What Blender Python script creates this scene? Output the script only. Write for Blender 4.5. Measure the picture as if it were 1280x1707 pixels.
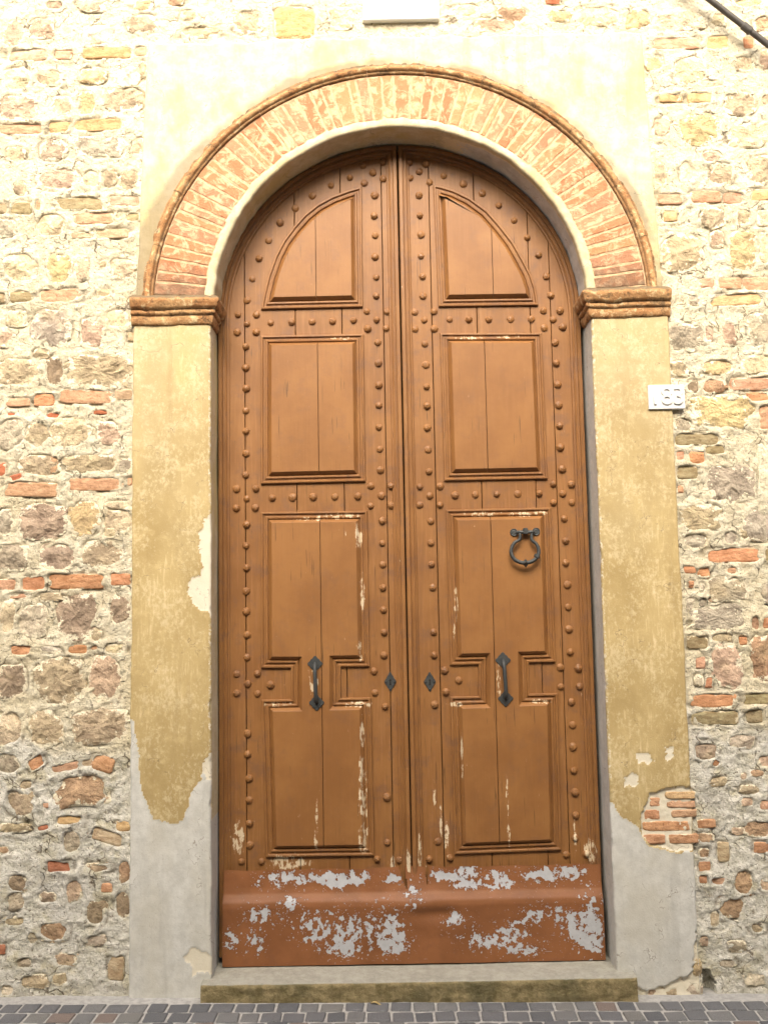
import bpy, bmesh, math, random
import numpy as np
from mathutils import Vector, Matrix

for o in list(bpy.data.objects):
    bpy.data.objects.remove(o)
SC = bpy.context.scene
COL = SC.collection
random.seed(7)
rng = np.random.default_rng(11)
PI = math.pi

# ------------------------------------------------------------------ camera
cam_d = bpy.data.cameras.new('camera')
cam_d.sensor_fit = 'HORIZONTAL'
cam_d.sensor_width = 36.0
cam_d.lens = 45.0
cam_d.clip_start = 0.05
cam_d.clip_end = 300
cam = bpy.data.objects.new('camera', cam_d)
COL.objects.link(cam)
CAM = [-0.095, -4.38, 1.7012]
TH, RO = 0.094121, 0.017977
fw = Vector((0, math.cos(TH), math.sin(TH)))
rt = Vector((1, 0, 0))
up = rt.cross(fw)
r2 = rt * math.cos(RO) - up * math.sin(RO)
u2 = up * math.cos(RO) + rt * math.sin(RO)
M = Matrix((r2, u2, -fw)).transposed().to_4x4()
M.translation = Vector(CAM)
cam.matrix_world = M
SC.camera = cam

# ------------------------------------------------------------------ sky, sun, exposure
SUN_EL, SUN_AZ = math.radians(42), math.radians(-5)      # azimuth: to the right of straight behind the camera
w = bpy.data.worlds.new('World')
SC.world = w
w.use_nodes = True
wn = w.node_tree
sky = wn.nodes.new('ShaderNodeTexSky')
sky.sky_type = 'NISHITA'
sky.sun_disc = False
sky.sun_elevation = SUN_EL
sky.sun_rotation = PI - SUN_AZ
sky.air_density = 0.7
sky.dust_density = 8.0
sky.ozone_density = 0.0
bg = wn.nodes['Background']
wn.links.new(sky.outputs[0], bg.inputs['Color'])
bg.inputs['Strength'].default_value = 0.15
sl = bpy.data.lights.new('sun', 'SUN')
sl.energy = 2.4
sl.angle = math.radians(46)
sl.color = (1.0, 0.955, 0.81)
sun = bpy.data.objects.new('sun', sl)
COL.objects.link(sun)
sd = Vector((math.sin(SUN_AZ) * math.cos(SUN_EL), -math.cos(SUN_AZ) * math.cos(SUN_EL), math.sin(SUN_EL)))
sun.rotation_euler = sd.to_track_quat('Z', 'Y').to_euler()
sun.location = (4, -6, 9)
SC.view_settings.view_transform = 'Standard'
SC.view_settings.look = 'None'
SC.view_settings.gamma = 1.0
SC.view_settings.exposure = 1.08
SC.view_settings.use_curve_mapping = False
SC.cycles.max_bounces = 4
SC.cycles.diffuse_bounces = 3
SC.cycles.glossy_bounces = 2
SC.cycles.transmission_bounces = 1

# ------------------------------------------------------------------ numpy noise
def _h(ix, iy, seed):
    n = (ix.astype(np.int64) * 374761393 + iy.astype(np.int64) * 668265263 + seed * 1442695041) & 0x7fffffff
    n = ((n ^ (n >> 13)) * 1274126177) & 0x7fffffff
    n = (n ^ (n >> 16)) & 0xffff
    return n / 65535.0
def vn(x, y, seed=0):
    x = np.asarray(x, float); y = np.asarray(y, float)
    ix = np.floor(x); iy = np.floor(y); fx = x - ix; fy = y - iy
    fx = fx * fx * (3 - 2 * fx); fy = fy * fy * (3 - 2 * fy)
    ix = ix.astype(np.int64); iy = iy.astype(np.int64)
    a = _h(ix, iy, seed); b = _h(ix + 1, iy, seed); c = _h(ix, iy + 1, seed); d = _h(ix + 1, iy + 1, seed)
    return (a + (b - a) * fx) + ((c + (d - c) * fx) - (a + (b - a) * fx)) * fy
def fbm(x, y, seed=0, octv=4, gain=.5):
    s = 0; a = 1; t = 0
    for k in range(octv):
        s = s + a * (vn(x * 2 ** k, y * 2 ** k, seed + 17 * k) - .5) * 2; t += a; a *= gain
    return s / t
def sstep(a, b, x):
    t = np.clip((x - a) / (b - a), 0, 1)
    return t * t * (3 - 2 * t)
def inpoly(x, z, poly):
    x = np.asarray(x); z = np.asarray(z)
    ins = np.zeros(x.shape, bool)
    n = len(poly)
    for i in range(n):
        x1, z1 = poly[i]; x2, z2 = poly[(i + 1) % n]
        if z1 == z2: continue
        c = ((z1 > z) != (z2 > z)) & (x < (x2 - x1) * (z - z1) / (z2 - z1) + x1)
        ins ^= c
    return ins
def ragged(x, z, poly, amp=.012, scale=40, seed=3):
    dx = fbm(x * scale, z * scale, seed, 4, .6) * amp * 1.6
    dz = fbm(x * scale, z * scale, seed + 50, 4, .6) * amp * 1.6
    return inpoly(x + dx, z + dz, poly)

# ------------------------------------------------------------------ mesh helpers
def grid_mesh(name, X, Y, Z, keep=None, attrs=None, close_u=False):
    nu, nv = X.shape
    me = bpy.data.meshes.new(name)
    co = np.stack([X, Y, Z], -1).reshape(-1, 3)
    idx = np.arange(nu * nv).reshape(nu, nv)
    q = np.stack([idx[:-1, :-1], idx[1:, :-1], idx[1:, 1:], idx[:-1, 1:]], -1)
    if keep is not None:
        q = q[keep]
    q = q.reshape(-1, 4)
    used = np.zeros(nu * nv, bool); used[q.ravel()] = True
    remap = np.cumsum(used) - 1
    co = co[used]; q = remap[q]
    me.vertices.add(len(co)); me.vertices.foreach_set('co', co.astype(np.float32).ravel())
    me.loops.add(q.size); me.loops.foreach_set('vertex_index', q.astype(np.int32).ravel())
    me.polygons.add(len(q)); me.polygons.foreach_set('loop_start', (np.arange(len(q)) * 4).astype(np.int32))
    me.update(calc_edges=True)
    me.polygons.foreach_set('use_smooth', np.ones(len(q), bool))
    for k, a in (attrs or {}).items():
        at = me.attributes.new(k, 'FLOAT', 'POINT')
        at.data.foreach_set('value', np.asarray(a, np.float32).reshape(-1)[used])
    me.validate()
    return me
def pmesh(name, v, f, smooth=False):
    me = bpy.data.meshes.new(name)
    me.from_pydata([tuple(map(float, p)) for p in v], [], f)
    if smooth:
        me.polygons.foreach_set('use_smooth', [True] * len(me.polygons))
    me.update()
    return me
def add(name, me, mat, parent=None, loc=None):
    o = bpy.data.objects.new(name, me)
    if mat is not None and not me.materials:
        me.materials.append(mat)
    COL.objects.link(o)
    if loc is not None: o.location = loc
    if parent is not None:
        o.parent = parent
        o.matrix_parent_inverse = world_of(parent).inverted()
    return o
def world_of(o):
    m = Matrix.LocRotScale(o.location, o.rotation_euler, o.scale)
    if o.parent is not None:
        m = world_of(o.parent) @ o.matrix_parent_inverse @ m
    return m
def thing(name, label, cat, loc=(0, 0, 0), group=None):
    o = bpy.data.objects.new(name, None)
    o.empty_display_size = .1
    COL.objects.link(o); o.location = loc
    o['label'] = label; o['category'] = cat
    if group: o['group'] = group
    return o
def tag(o, label, cat, group=None):
    o['label'] = label; o['category'] = cat
    if group: o['group'] = group
    return o
def box_mesh(name, x0, x1, y0, y1, z0, z1, bev=0.0):
    bm = bmesh.new()
    bmesh.ops.create_cube(bm, size=1)
    for v in bm.verts:
        v.co = Vector(((x0 + x1) / 2 + v.co.x * (x1 - x0), (y0 + y1) / 2 + v.co.y * (y1 - y0), (z0 + z1) / 2 + v.co.z * (z1 - z0)))
    if bev:
        bmesh.ops.bevel(bm, geom=bm.edges[:], offset=bev, segments=2, affect='EDGES')
    me = bpy.data.meshes.new(name); bm.to_mesh(me); bm.free()
    return me
def area2(p):
    return sum(p[i][0] * p[(i + 1) % len(p)][1] - p[(i + 1) % len(p)][0] * p[i][1] for i in range(len(p)))
def ccw(p):
    return list(p) if area2(p) > 0 else list(reversed(p))
def inset(p, d):
    """mitred inward offset of a CCW polygon in (x, z)"""
    n = len(p); out = []
    for i in range(n):
        a = Vector(p[i - 1]); b = Vector(p[i]); c = Vector(p[(i + 1) % n])
        e1 = (b - a).normalized(); e2 = (c - b).normalized()
        n1 = Vector((-e1.y, e1.x)); n2 = Vector((-e2.y, e2.x))
        m = n1 + n2
        if m.length < 1e-6: m = n1
        m.normalize()
        k = d / max(.35, m.dot(n1))
        out.append((b.x + m.x * k, b.y + m.y * k))
    return out
def loft(poly, prof, cap=True, jitter=0.0, seed=0):
    """poly in (x,z); prof = list of (inset, y). Returns verts, faces (front faces towards -Y)."""
    p = ccw(poly); n = len(p); v = []; f = []
    rr = random.Random(seed)
    for (d, y) in prof:
        q = inset(p, d) if abs(d) > 1e-9 else p
        for (x, z) in q:
            v.append((x + rr.uniform(-1, 1) * jitter, y + rr.uniform(-1, 1) * jitter, z + rr.uniform(-1, 1) * jitter))
    for k in range(len(prof) - 1):
        for i in range(n):
            j = (i + 1) % n
            f.append((k * n + i, k * n + j, (k + 1) * n + j, (k + 1) * n + i))
    if cap:
        b = (len(prof) - 1) * n
        f.append(tuple(b + i for i in range(n)))
    return v, f
def tube(path, rad, seg=10, closed=False, flat=1.0):
    """sweep of a circle along a 3d path"""
    v = []; f = []
    n = len(path)
    P = [Vector(p) for p in path]
    R = rad if isinstance(rad, (list, tuple)) else [rad] * n
    for i in range(n):
        t = (P[(i + 1) % n] - P[i - 1]) if closed else (P[min(i + 1, n - 1)] - P[max(i - 1, 0)])
        t.normalize()
        a = Vector((0, 1, 0))
        if abs(t.dot(a)) > .95: a = Vector((1, 0, 0))
        s = t.cross(a).normalized(); b = s.cross(t).normalized()
        for k in range(seg):
            an = 2 * PI * k / seg
            v.append(P[i] + s * math.cos(an) * R[i] + b * math.sin(an) * R[i] * flat)
    m = n if closed else n - 1
    for i in range(m):
        for k in range(seg):
            a0 = i * seg + k; a1 = i * seg + (k + 1) % seg
            b0 = ((i + 1) % n) * seg + k; b1 = ((i + 1) % n) * seg + (k + 1) % seg
            f.append((a0, a1, b1, b0))
    if not closed:
        f.append(tuple(reversed(range(seg)))); f.append(tuple((n - 1) * seg + k for k in range(seg)))
    return v, f
def smooth_path(pts, sub=4):
    out = []
    n = len(pts)
    for i in range(n - 1):
        p0 = Vector(pts[max(i - 1, 0)]); p1 = Vector(pts[i]); p2 = Vector(pts[i + 1]); p3 = Vector(pts[min(i + 2, n - 1)])
        for k in range(sub):
            t = k / sub
            out.append(.5 * ((2 * p1) + (p2 - p0) * t + (2 * p0 - 5 * p1 + 4 * p2 - p3) * t * t + (3 * p1 - p0 - 3 * p2 + p3) * t ** 3))
    out.append(Vector(pts[-1]))
    return out

# ------------------------------------------------------------------ material helpers
class G:
    def __init__(s, name):
        s.m = bpy.data.materials.new(name); s.m.use_nodes = True
        s.nt = s.m.node_tree; s.b = s.nt.nodes['Principled BSDF']
    def n(s, typ, ins=None, out=0, **props):
        nd = s.nt.nodes.new('ShaderNode' + typ)
        for k, v in props.items(): setattr(nd, k, v)
        for k, v in (ins or {}).items(): s.set(nd.inputs[k], v)
        return nd.outputs[out]
    def set(s, sock, v):
        if isinstance(v, bpy.types.NodeSocket): s.nt.links.new(v, sock)
        elif isinstance(v, tuple) and sock.type == 'RGBA' and len(v) == 3: sock.default_value = (*v, 1)
        else: sock.default_value = v
    def math(s, op, a, b=0.0, c=0.0, clamp=False):
        return s.n('Math', {0: a, 1: b, 2: c}, operation=op, use_clamp=clamp)
    def noise(s, vec, scale, detail=4, rough=.55, out=0, dist=0.0):
        return s.n('TexNoise', {'Vector': vec, 'Scale': scale, 'Detail': detail, 'Roughness': rough, 'Distortion': dist}, out=out)
    def ramp(s, x, lo, hi):
        return s.n('MapRange', {0: x, 1: lo, 2: hi, 3: 0.0, 4: 1.0}, interpolation_type='SMOOTHSTEP')
    def mix(s, f, a, b, blend='MIX'):
        nd = s.nt.nodes.new('ShaderNodeMix'); nd.data_type = 'RGBA'; nd.blend_type = blend
        s.set(nd.inputs[0], f); s.set(nd.inputs[6], a); s.set(nd.inputs[7], b)
        return nd.outputs[2]
    def attr(s, name): return s.n('Attribute', out=2, attribute_name=name)
    def scale(s, vec, sc): return s.n('VectorMath', {0: vec, 1: sc}, operation='MULTIPLY')
    def bump(s, h, dist, strength=1.0, normal=None):
        ins = {'Height': h, 'Distance': dist, 'Strength': strength}
        if normal is not None: ins['Normal'] = normal
        return s.n('Bump', ins)
    def fin(s, col=None, rough=.8, normal=None, metal=None, spec=None):
        if col is not None: s.set(s.b.inputs['Base Color'], col)
        s.set(s.b.inputs['Roughness'], rough)
        if normal is not None: s.set(s.b.inputs['Normal'], normal)
        if metal is not None: s.set(s.b.inputs['Metallic'], metal)
        if spec is not None: s.set(s.b.inputs['Specular IOR Level'], spec)
        return s.m
    def pos(s): return s.n('NewGeometry', out=0)
    def objco(s):
        tc = s.n('TexCoord', out=3)
        rnd = s.n('ObjectInfo', out=5)
        off = s.n('CombineXYZ', {0: s.math('MULTIPLY', rnd, 37.0), 1: s.math('MULTIPLY', rnd, 91.0), 2: s.math('MULTIPLY', rnd, 13.0)})
        return s.n('VectorMath', {0: tc, 1: off}, operation='ADD')
    def ell(s, pos, spots):
        """largest of a set of soft ellipses (x, z, rx, rz) on the door plane"""
        res = None
        for (x, z, rx, rz) in spots:
            d = s.n('VectorMath', {0: pos, 1: (1 / rx, 0, 1 / rz), 2: (-x / rx, 0, -z / rz)}, operation='MULTIPLY_ADD')
            l = s.n('VectorMath', {0: d}, operation='LENGTH', out=1)
            res = l if res is None else s.math('MINIMUM', res, l)
        return res

CREAM = (.70, .62, .46)
def mat_stone():
    g = G('weathered_stone'); p = g.objco()
    base = g.n('ObjectInfo', out=1)
    n1 = g.noise(p, 16, 5, .7); n2 = g.noise(p, 75, 3, .65); n3 = g.noise(p, 7, 2, .5)
    c = g.mix(g.ramp(n1, .28, .72), g.mix(1.0, base, (.62, .58, .55), 'MULTIPLY'), g.mix(1.0, base, (1.28, 1.26, 1.2), 'MULTIPLY'))
    c = g.mix(g.math('MULTIPLY', g.ramp(n3, .55, .8), .55), c, (.55, .44, .27))
    e = g.math('ADD', g.attr('edge'), g.math('MULTIPLY', g.math('SUBTRACT', g.noise(p, 20, 5, .72), .5), 2.6))
    sm = g.ramp(e, .82, .93)
    c = g.mix(sm, c, g.mix(n2, (.68, .60, .43), (.84, .78, .61)))
    c = g.mix(g.math('MULTIPLY', g.ramp(n2, .42, .30), .6), c, (.12, .09, .06))
    nb = g.bump(n1, .016); nb = g.bump(n2, .006, normal=nb)
    return g.fin(c, .9, nb, spec=.2)
def mat_brick():
    g = G('old_brick'); p = g.objco()
    base = g.n('ObjectInfo', out=1)
    n1 = g.noise(g.scale(p, (1, 1, 2.2)), 22, 5, .68); n2 = g.noise(p, 95, 3, .6); n3 = g.noise(p, 14, 4, .65)
    c = g.mix(g.ramp(n1, .3, .7), g.mix(1.0, base, (.74, .66, .6), 'MULTIPLY'), g.mix(1.0, base, (1.2, 1.25, 1.3), 'MULTIPLY'))
    e = g.math('ADD', g.attr('edge'), g.math('MULTIPLY', g.math('SUBTRACT', n3, .5), 1.5))
    c = g.mix(g.ramp(e, .96, 1.10), c, (.76, .67, .49))
    c = g.mix(g.math('MULTIPLY', g.ramp(n2, .40, .30), .55), c, (.10, .05, .03))
    nb = g.bump(n1, .006); nb = g.bump(n2, .003, normal=nb)
    return g.fin(c, .9, nb, spec=.2)
def mat_arch_brick():
    g = G('limewashed_brick'); p = g.objco(); w = g.pos()
    base = g.n('ObjectInfo', out=1)
    n1 = g.noise(p, 24, 6, .65); n2 = g.noise(p, 100, 4, .6)
    c = g.mix(n1, g.mix(1.0, base, (.8, .75, .72), 'MULTIPLY'), g.mix(1.0, base, (1.2, 1.2, 1.2), 'MULTIPLY'))
    wash = g.noise(w, 18, 6, .72, dist=.8)
    e = g.math('ADD', wash, g.math('MULTIPLY', g.attr('edge'), .10))
    c = g.mix(g.math('MULTIPLY', g.ramp(e, .46, .62), .9), c, g.mix(n1, (.58, .37, .21), (.72, .54, .35)))
    z = g.n('SeparateXYZ', {0: w}, out=2)
    dirt = g.math('ADD', g.math('MULTIPLY', z, -4.2), g.math('ADD', 13.62, g.math('MULTIPLY', g.noise(w, 14, 4, .7), 1.5)))
    c = g.mix(g.math('MULTIPLY', g.ramp(dirt, .35, 1.2), .8), c, g.mix(g.noise(w, 60, 4, .6), (.05, .035, .025), (.24, .17, .11)))
    nb = g.bump(wash, .006); nb = g.bump(n2, .003, normal=nb)
    return g.fin(c, .9, nb, spec=.2)
def mat_terracotta():
    g = G('weathered_terracotta'); w = g.pos()
    n1 = g.noise(w, 9, 4, .65); n2 = g.noise(w, 90, 4, .65); n3 = g.noise(w, 24, 5, .74)
    c = g.mix(g.ramp(n1, .35, .65), (.38, .19, .08), (.50, .30, .14))
    c = g.mix(g.ramp(n3, .53, .64), c, (.66, .50, .28))
    c = g.mix(g.math('MULTIPLY', g.ramp(n3, .47, .36), .7), c, (.11, .08, .05))
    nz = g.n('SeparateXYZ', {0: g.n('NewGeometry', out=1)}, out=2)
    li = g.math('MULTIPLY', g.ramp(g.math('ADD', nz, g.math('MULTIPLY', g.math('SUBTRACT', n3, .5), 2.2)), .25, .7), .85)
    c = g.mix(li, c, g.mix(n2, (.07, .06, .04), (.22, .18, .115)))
    c = g.mix(g.math('MULTIPLY', g.attr('groove'), .6), c, (.06, .04, .028))
    c = g.mix(g.math('MULTIPLY', g.ramp(n2, .40, .30), .5), c, (.05, .035, .025))
    nb = g.bump(n3, .008); nb = g.bump(n2, .004, normal=nb)
    return g.fin(c, .92, nb, spec=.15)
def mat_mortar():
    g = G('lime_mortar'); w = g.pos()
    n0 = g.noise(w, 3.5, 3, .6); n1 = g.noise(w, 20, 5, .72); n2 = g.noise(w, 84, 4, .68); n3 = g.noise(w, 9, 4, .65)
    c = g.mix(g.ramp(n1, .3, .7), (.62, .545, .38), (.82, .76, .59))
    c = g.mix(g.math('MULTIPLY', g.ramp(n0, .45, .7), .5), c, (.74, .64, .42))
    ce = g.mix(g.ramp(n1, .3, .7), (.58, .555, .45), (.86, .83, .74))
    ce = g.mix(g.math('MULTIPLY', g.ramp(n3, .50, .68), .6), ce, (.60, .54, .34))
    ce = g.mix(g.math('MULTIPLY', g.ramp(n0, .52, .70), .5), ce, (.62, .60, .56))
    c = g.mix(g.ramp(g.math('ADD', g.attr('cement'), g.math('MULTIPLY', g.math('SUBTRACT', n3, .5), .9)), .3, .7), c, ce)
    c = g.mix(g.math('MULTIPLY', g.ramp(n2, .42, .32), .8), c, (.15, .11, .065))
    c = g.mix(g.math('MULTIPLY', g.attr("crack"), .55), c, (.14, .10, .06))
    wd = g.n('VectorMath', {0: w, 1: g.scale(g.noise(w, 8, 3, .6, out=1), (.16, .16, .16))}, operation='ADD')
    vo = g.n('TexVoronoi', {'Vector': g.scale(wd, (1, .25, 1.3)), 'Scale': 9.0}, feature='DISTANCE_TO_EDGE')
    ckm = g.math('MULTIPLY', g.ramp(vo, .022, .006), g.ramp(n3, .47, .60))
    c = g.mix(g.math('MULTIPLY', ckm, .75), c, (.13, .09, .055))
    n5 = g.noise(w, 260, 2, .6)
    c = g.mix(g.math('MULTIPLY', g.ramp(n5, .60, .75), .35), c, (.85, .80, .68))
    hh = g.math('SUBTRACT', g.math('ADD', g.math('MULTIPLY', n1, 1.0), g.math('MULTIPLY', n2, .55)), g.math('MULTIPLY', ckm, .35))
    nb = g.bump(hh, .020); nb = g.bump(n5, .003, normal=nb)
    return g.fin(c, .93, nb, spec=.15)
def mat_plaster():
    g = G('ochre_plaster'); w = g.pos()
    n0 = g.noise(g.scale(w, (1, 1, .55)), 3.2, 5, .6); n1 = g.noise(w, 14, 6, .70); n2 = g.noise(w, 130, 3, .65)
    n4 = g.noise(g.scale(w, (1, 1, .7)), 60, 4, .78)
    scr = g.noise(g.scale(w, (1, 1, .13)), 75, 5, .6)
    c = g.mix(g.ramp(n0, .32, .68), (.365, .268, .118), (.49, .375, .18))
    c = g.mix(g.math('MULTIPLY', g.ramp(n1, .50, .72), .6), c, (.62, .49, .26))
    wear = g.math('ADD', g.math('MULTIPLY', scr, .6), g.math('MULTIPLY', n0, .5))
    c = g.mix(g.math('MULTIPLY', g.ramp(wear, .60, .72), .6), c, (.70, .58, .35))
    c = g.mix(g.math('MULTIPLY', g.ramp(g.math('ADD', n4, g.math('MULTIPLY', g.noise(w, 6, 4, .6), .75)), .86, 1.06), .45), c, (.72, .62, .40))
    c = g.mix(g.math('MULTIPLY', g.ramp(n4, .42, .25), .25), c, (.33, .23, .09))
    c = g.mix(g.math('MULTIPLY', g.ramp(n1, .40, .25), .30), c, (.28, .19, .08))
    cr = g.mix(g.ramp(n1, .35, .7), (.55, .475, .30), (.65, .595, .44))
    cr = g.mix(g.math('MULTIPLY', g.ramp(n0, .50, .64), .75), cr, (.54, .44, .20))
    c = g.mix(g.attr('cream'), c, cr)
    gr = g.mix(g.ramp(n1, .3, .7), (.50, .495, .455), (.65, .645, .60))
    gr = g.mix(g.math('MULTIPLY', g.ramp(n4, .45, .25), .35), gr, (.36, .34, .28))
    gr = g.mix(g.math('MULTIPLY', g.ramp(n0, .42, .66), .5), gr, (.52, .49, .40))
    wd = g.n('VectorMath', {0: w, 1: g.scale(g.noise(w, 5, 4, .65, out=1), (.35, .35, .35))}, operation='ADD')
    vo = g.n('TexVoronoi', {'Vector': wd, 'Scale': 2.6}, feature='DISTANCE_TO_EDGE')
    hc = g.math('MULTIPLY', g.ramp(vo, .007, .002), g.ramp(n1, .48, .58))
    run = g.noise(g.scale(w, (1, 1, .08)), 16, 4, .6)
    c = g.mix(g.math('MULTIPLY', g.ramp(run, .55, .72), .30), c, (.30, .21, .095))
    gr = g.mix(g.math('MULTIPLY', g.ramp(run, .54, .70), .35), gr, (.36, .35, .31))
    gm = g.math('ADD', g.attr('grey'), g.math('MULTIPLY', g.math('SUBTRACT', g.noise(w, 60, 5, .7), .5), .9))
    c = g.mix(g.math('MULTIPLY', g.ramp(gm, .12, .34), .75), c, (.74, .64, .42))
    c = g.mix(g.ramp(gm, .42, .58), c, gr)
    c = g.mix(g.ramp(g.math('ADD', g.attr('bare'), g.math('MULTIPLY', g.math('SUBTRACT', g.noise(w, 55, 6, .72), .5), 1.3)), .4, .6), c, g.mix(n1, (.64, .58, .44), (.76, .71, .58)))
    st = g.math('ADD', g.attr('dark_tone'), g.math('MULTIPLY', g.math('SUBTRACT', n1, .5), 1.0))  # masked darkening, broken up by noise
    c = g.mix(g.math('MULTIPLY', g.ramp(st, .45, .95), .7), c, (.22, .18, .12))
    c = g.mix(g.math('MULTIPLY', g.ramp(n2, .36, .28), .35), c, (.2, .15, .08))
    c = g.mix(g.math('MULTIPLY', hc, .6), c, (.16, .12, .075))
    nb = g.bump(n1, .0012); nb = g.bump(n2, .0010, normal=nb)
    return g.fin(c, .9, nb, spec=.2)

PEEL = [(x, z, rx, rz) for ((x, z), (rx, rz)) in zip(
    [(-0.2168,2.0142),(-0.2039,1.7441),(-0.2166,1.4776),(-0.216,0.8029),(-0.2199,0.9118),(-0.2188,0.6272),(-0.2141,1.1034),(-0.3095,2.116),(-0.4381,2.104),(-0.4349,0.6175),(-0.4312,0.6984),(-0.5659,0.5123),(-0.6102,1.2345),(-0.2289,1.2277),(-0.083,0.4904),(-0.0109,0.5026),(0.0427,0.5553),(-0.8002,0.6239),(-0.4379,1.3423),(0.4273,1.3269),(0.2366,1.6798),(0.2274,1.5396),(0.3616,2.1125),(0.5614,2.1089),(0.2471,0.9856),(0.4505,0.7912),(0.454,0.6289),(0.1683,0.6069),(0.1425,0.6883),(0.7629,0.5965),(0.83,0.5416),(0.6472,2.113),(0.327,2.9741),(0.5305,2.9763),(-0.2832,2.9824),(0.6178,1.2266),(0.2251,1.2197),(0.1173,0.7971)],
    [(.018,.07),(.014,.10),(.02,.06),(.022,.16),(.014,.10),(.022,.10),(.012,.08),(.11,.016),(.10,.012),(.010,.06),(.006,.12),(.10,.035),(.07,.014),(.07,.016),(.012,.07),(.012,.06),(.010,.10),(.03,.08),(.022,.07),(.012,.09),(.010,.09),(.008,.06),(.10,.015),(.08,.013),(.007,.10),(.007,.10),(.007,.07),(.012,.09),(.007,.08),(.008,.08),(.03,.05),(.05,.012),(.09,.010),(.08,.010),(.08,.010),(.06,.012),(.05,.012),(.008,.06)])]
def mat_paint(name, k=1.0, tone=1.0):
    g = G(name); w = g.pos()
    n0 = g.noise(w, 4.5, 4, .6); n1 = g.noise(g.scale(w, (1, 1, .06)), 90, 3, .6); n2 = g.noise(w, 55, 3, .65)
    c = g.mix(g.ramp(n0, .3, .7), tuple(v * tone for v in (.216, .094, .028)), tuple(v * tone for v in (.270, .124, .038)))
    c = g.mix(g.math('MULTIPLY', g.ramp(n1, .48, .72), .38 * k), c, (.34, .17, .07))
    dr_ = g.noise(g.scale(w, (1, 1, .07)), 24, 4, .65)
    c = g.mix(g.math('MULTIPLY', g.ramp(dr_, .54, .70), .32 * k), c, (.15, .07, .034))
    c = g.mix(g.math('MULTIPLY', g.ramp(dr_, .44, .30), .20 * k), c, (.33, .17, .075))
    dust = g.noise(w, 10, 5, .74)
    c = g.mix(g.math('MULTIPLY', g.ramp(dust, .50, .68), .15 + .45 * k), c, (.165, .082, .045))
    # fine vertical cracks
    ck = g.noise(g.scale(w, (1, 1, .035)), 130, 3, .5)
    c = g.mix(g.math('MULTIPLY', g.math('MULTIPLY', g.ramp(ck, .345, .31), g.ramp(n0, .4, .6)), .7), c, (.05, .025, .012))
    # scattered pale flecks and dark specks
    fl = g.noise(w, 150, 3, .6)
    c = g.mix(g.math('MULTIPLY', g.ramp(fl, .755, .775), .7), c, (.62, .48, .33))
    c = g.mix(g.math('MULTIPLY', g.ramp(g.noise(w, 120, 2, .6), .24, .21), .7), c, (.05, .025, .012))
    nz = g.n('SeparateXYZ', {0: w}, out=2)
    low = g.ramp(nz, 1.0, .45)
    pe = g.ramp(g.ell(w, PEEL), 1.5, .55)
    nn = g.math('ADD', g.math('MULTIPLY', g.noise(g.scale(w, (1, 1, .28)), 70, 5, .72), .72), g.math('MULTIPLY', g.noise(w, 42, 2, .5), .28))
    pm = g.math('ADD', g.math('ADD', g.math('MULTIPLY', pe, .185), g.math('MULTIPLY', low, .02)), nn)
    c = g.mix(g.math('MULTIPLY', g.ramp(pm, .625, .685), .45), c, (.36, .20, .10))
    mk = g.ramp(pm, .688, .702)
    c = g.mix(mk, c, g.mix(n1, (.50, .38, .22), (.72, .62, .46)))
    nb = g.bump(g.math('ADD', g.math('MULTIPLY', n1, .5), g.math('MULTIPLY', n2, .4)), .0018)
    return g.fin(c, g.math('ADD', .50, g.math('MULTIPLY', mk, .35)), nb, spec=.40)
def mat_kick():
    g = G('peeling_kick_plate_paint'); w = g.pos()
    n0 = g.noise(w, 5, 4, .6); n2 = g.noise(w, 60, 6, .65)
    c = g.mix(g.ramp(n0, .3, .7), (.205, .080, .029), (.262, .105, .040))
    c = g.mix(g.math('MULTIPLY', g.ramp(g.noise(w, 18, 6, .7), .5, .7), .35), c, (.17, .07, .035))
    v = g.math('ADD', g.math('MULTIPLY', g.noise(w, 34, 4, .60), .82), g.math('MULTIPLY', g.noise(w, 120, 3, .6), .20))
    pl = g.attr('peel')
    mk = g.ramp(g.math('ADD', v, g.math('MULTIPLY', pl, .27)), .695, .706)
    sp = g.math('MULTIPLY', g.ramp(g.noise(w, 95, 3, .55), .655, .668), g.ramp(pl, .02, .25))
    scq = g.math('MULTIPLY', g.ramp(g.noise(g.scale(w, (.10, 1, 1.6)), 120, 2, .5), .74, .755), g.ramp(n0, .5, .6))
    mk = g.math('MAXIMUM', mk, g.math('MAXIMUM', sp, g.math('MULTIPLY', scq, .6)))
    c = g.mix(g.math('MULTIPLY', g.ramp(g.math('ADD', v, g.math('MULTIPLY', pl, .27)), .655, .70), .35), c, (.13, .06, .035))
    c = g.mix(mk, c, g.mix(n2, (.36, .37, .39), (.54, .55, .57)))
    fl = g.noise(w, 190, 3, .6)
    c = g.mix(g.math('MULTIPLY', g.ramp(fl, .73, .75), .8), c, (.62, .57, .50))
    nb = g.bump(g.math('SUBTRACT', g.math('MULTIPLY', n2, .5), mk), .0018)
    return g.fin(c, g.math('ADD', .55, g.math('MULTIPLY', mk, .1)), nb, spec=.35)
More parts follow.
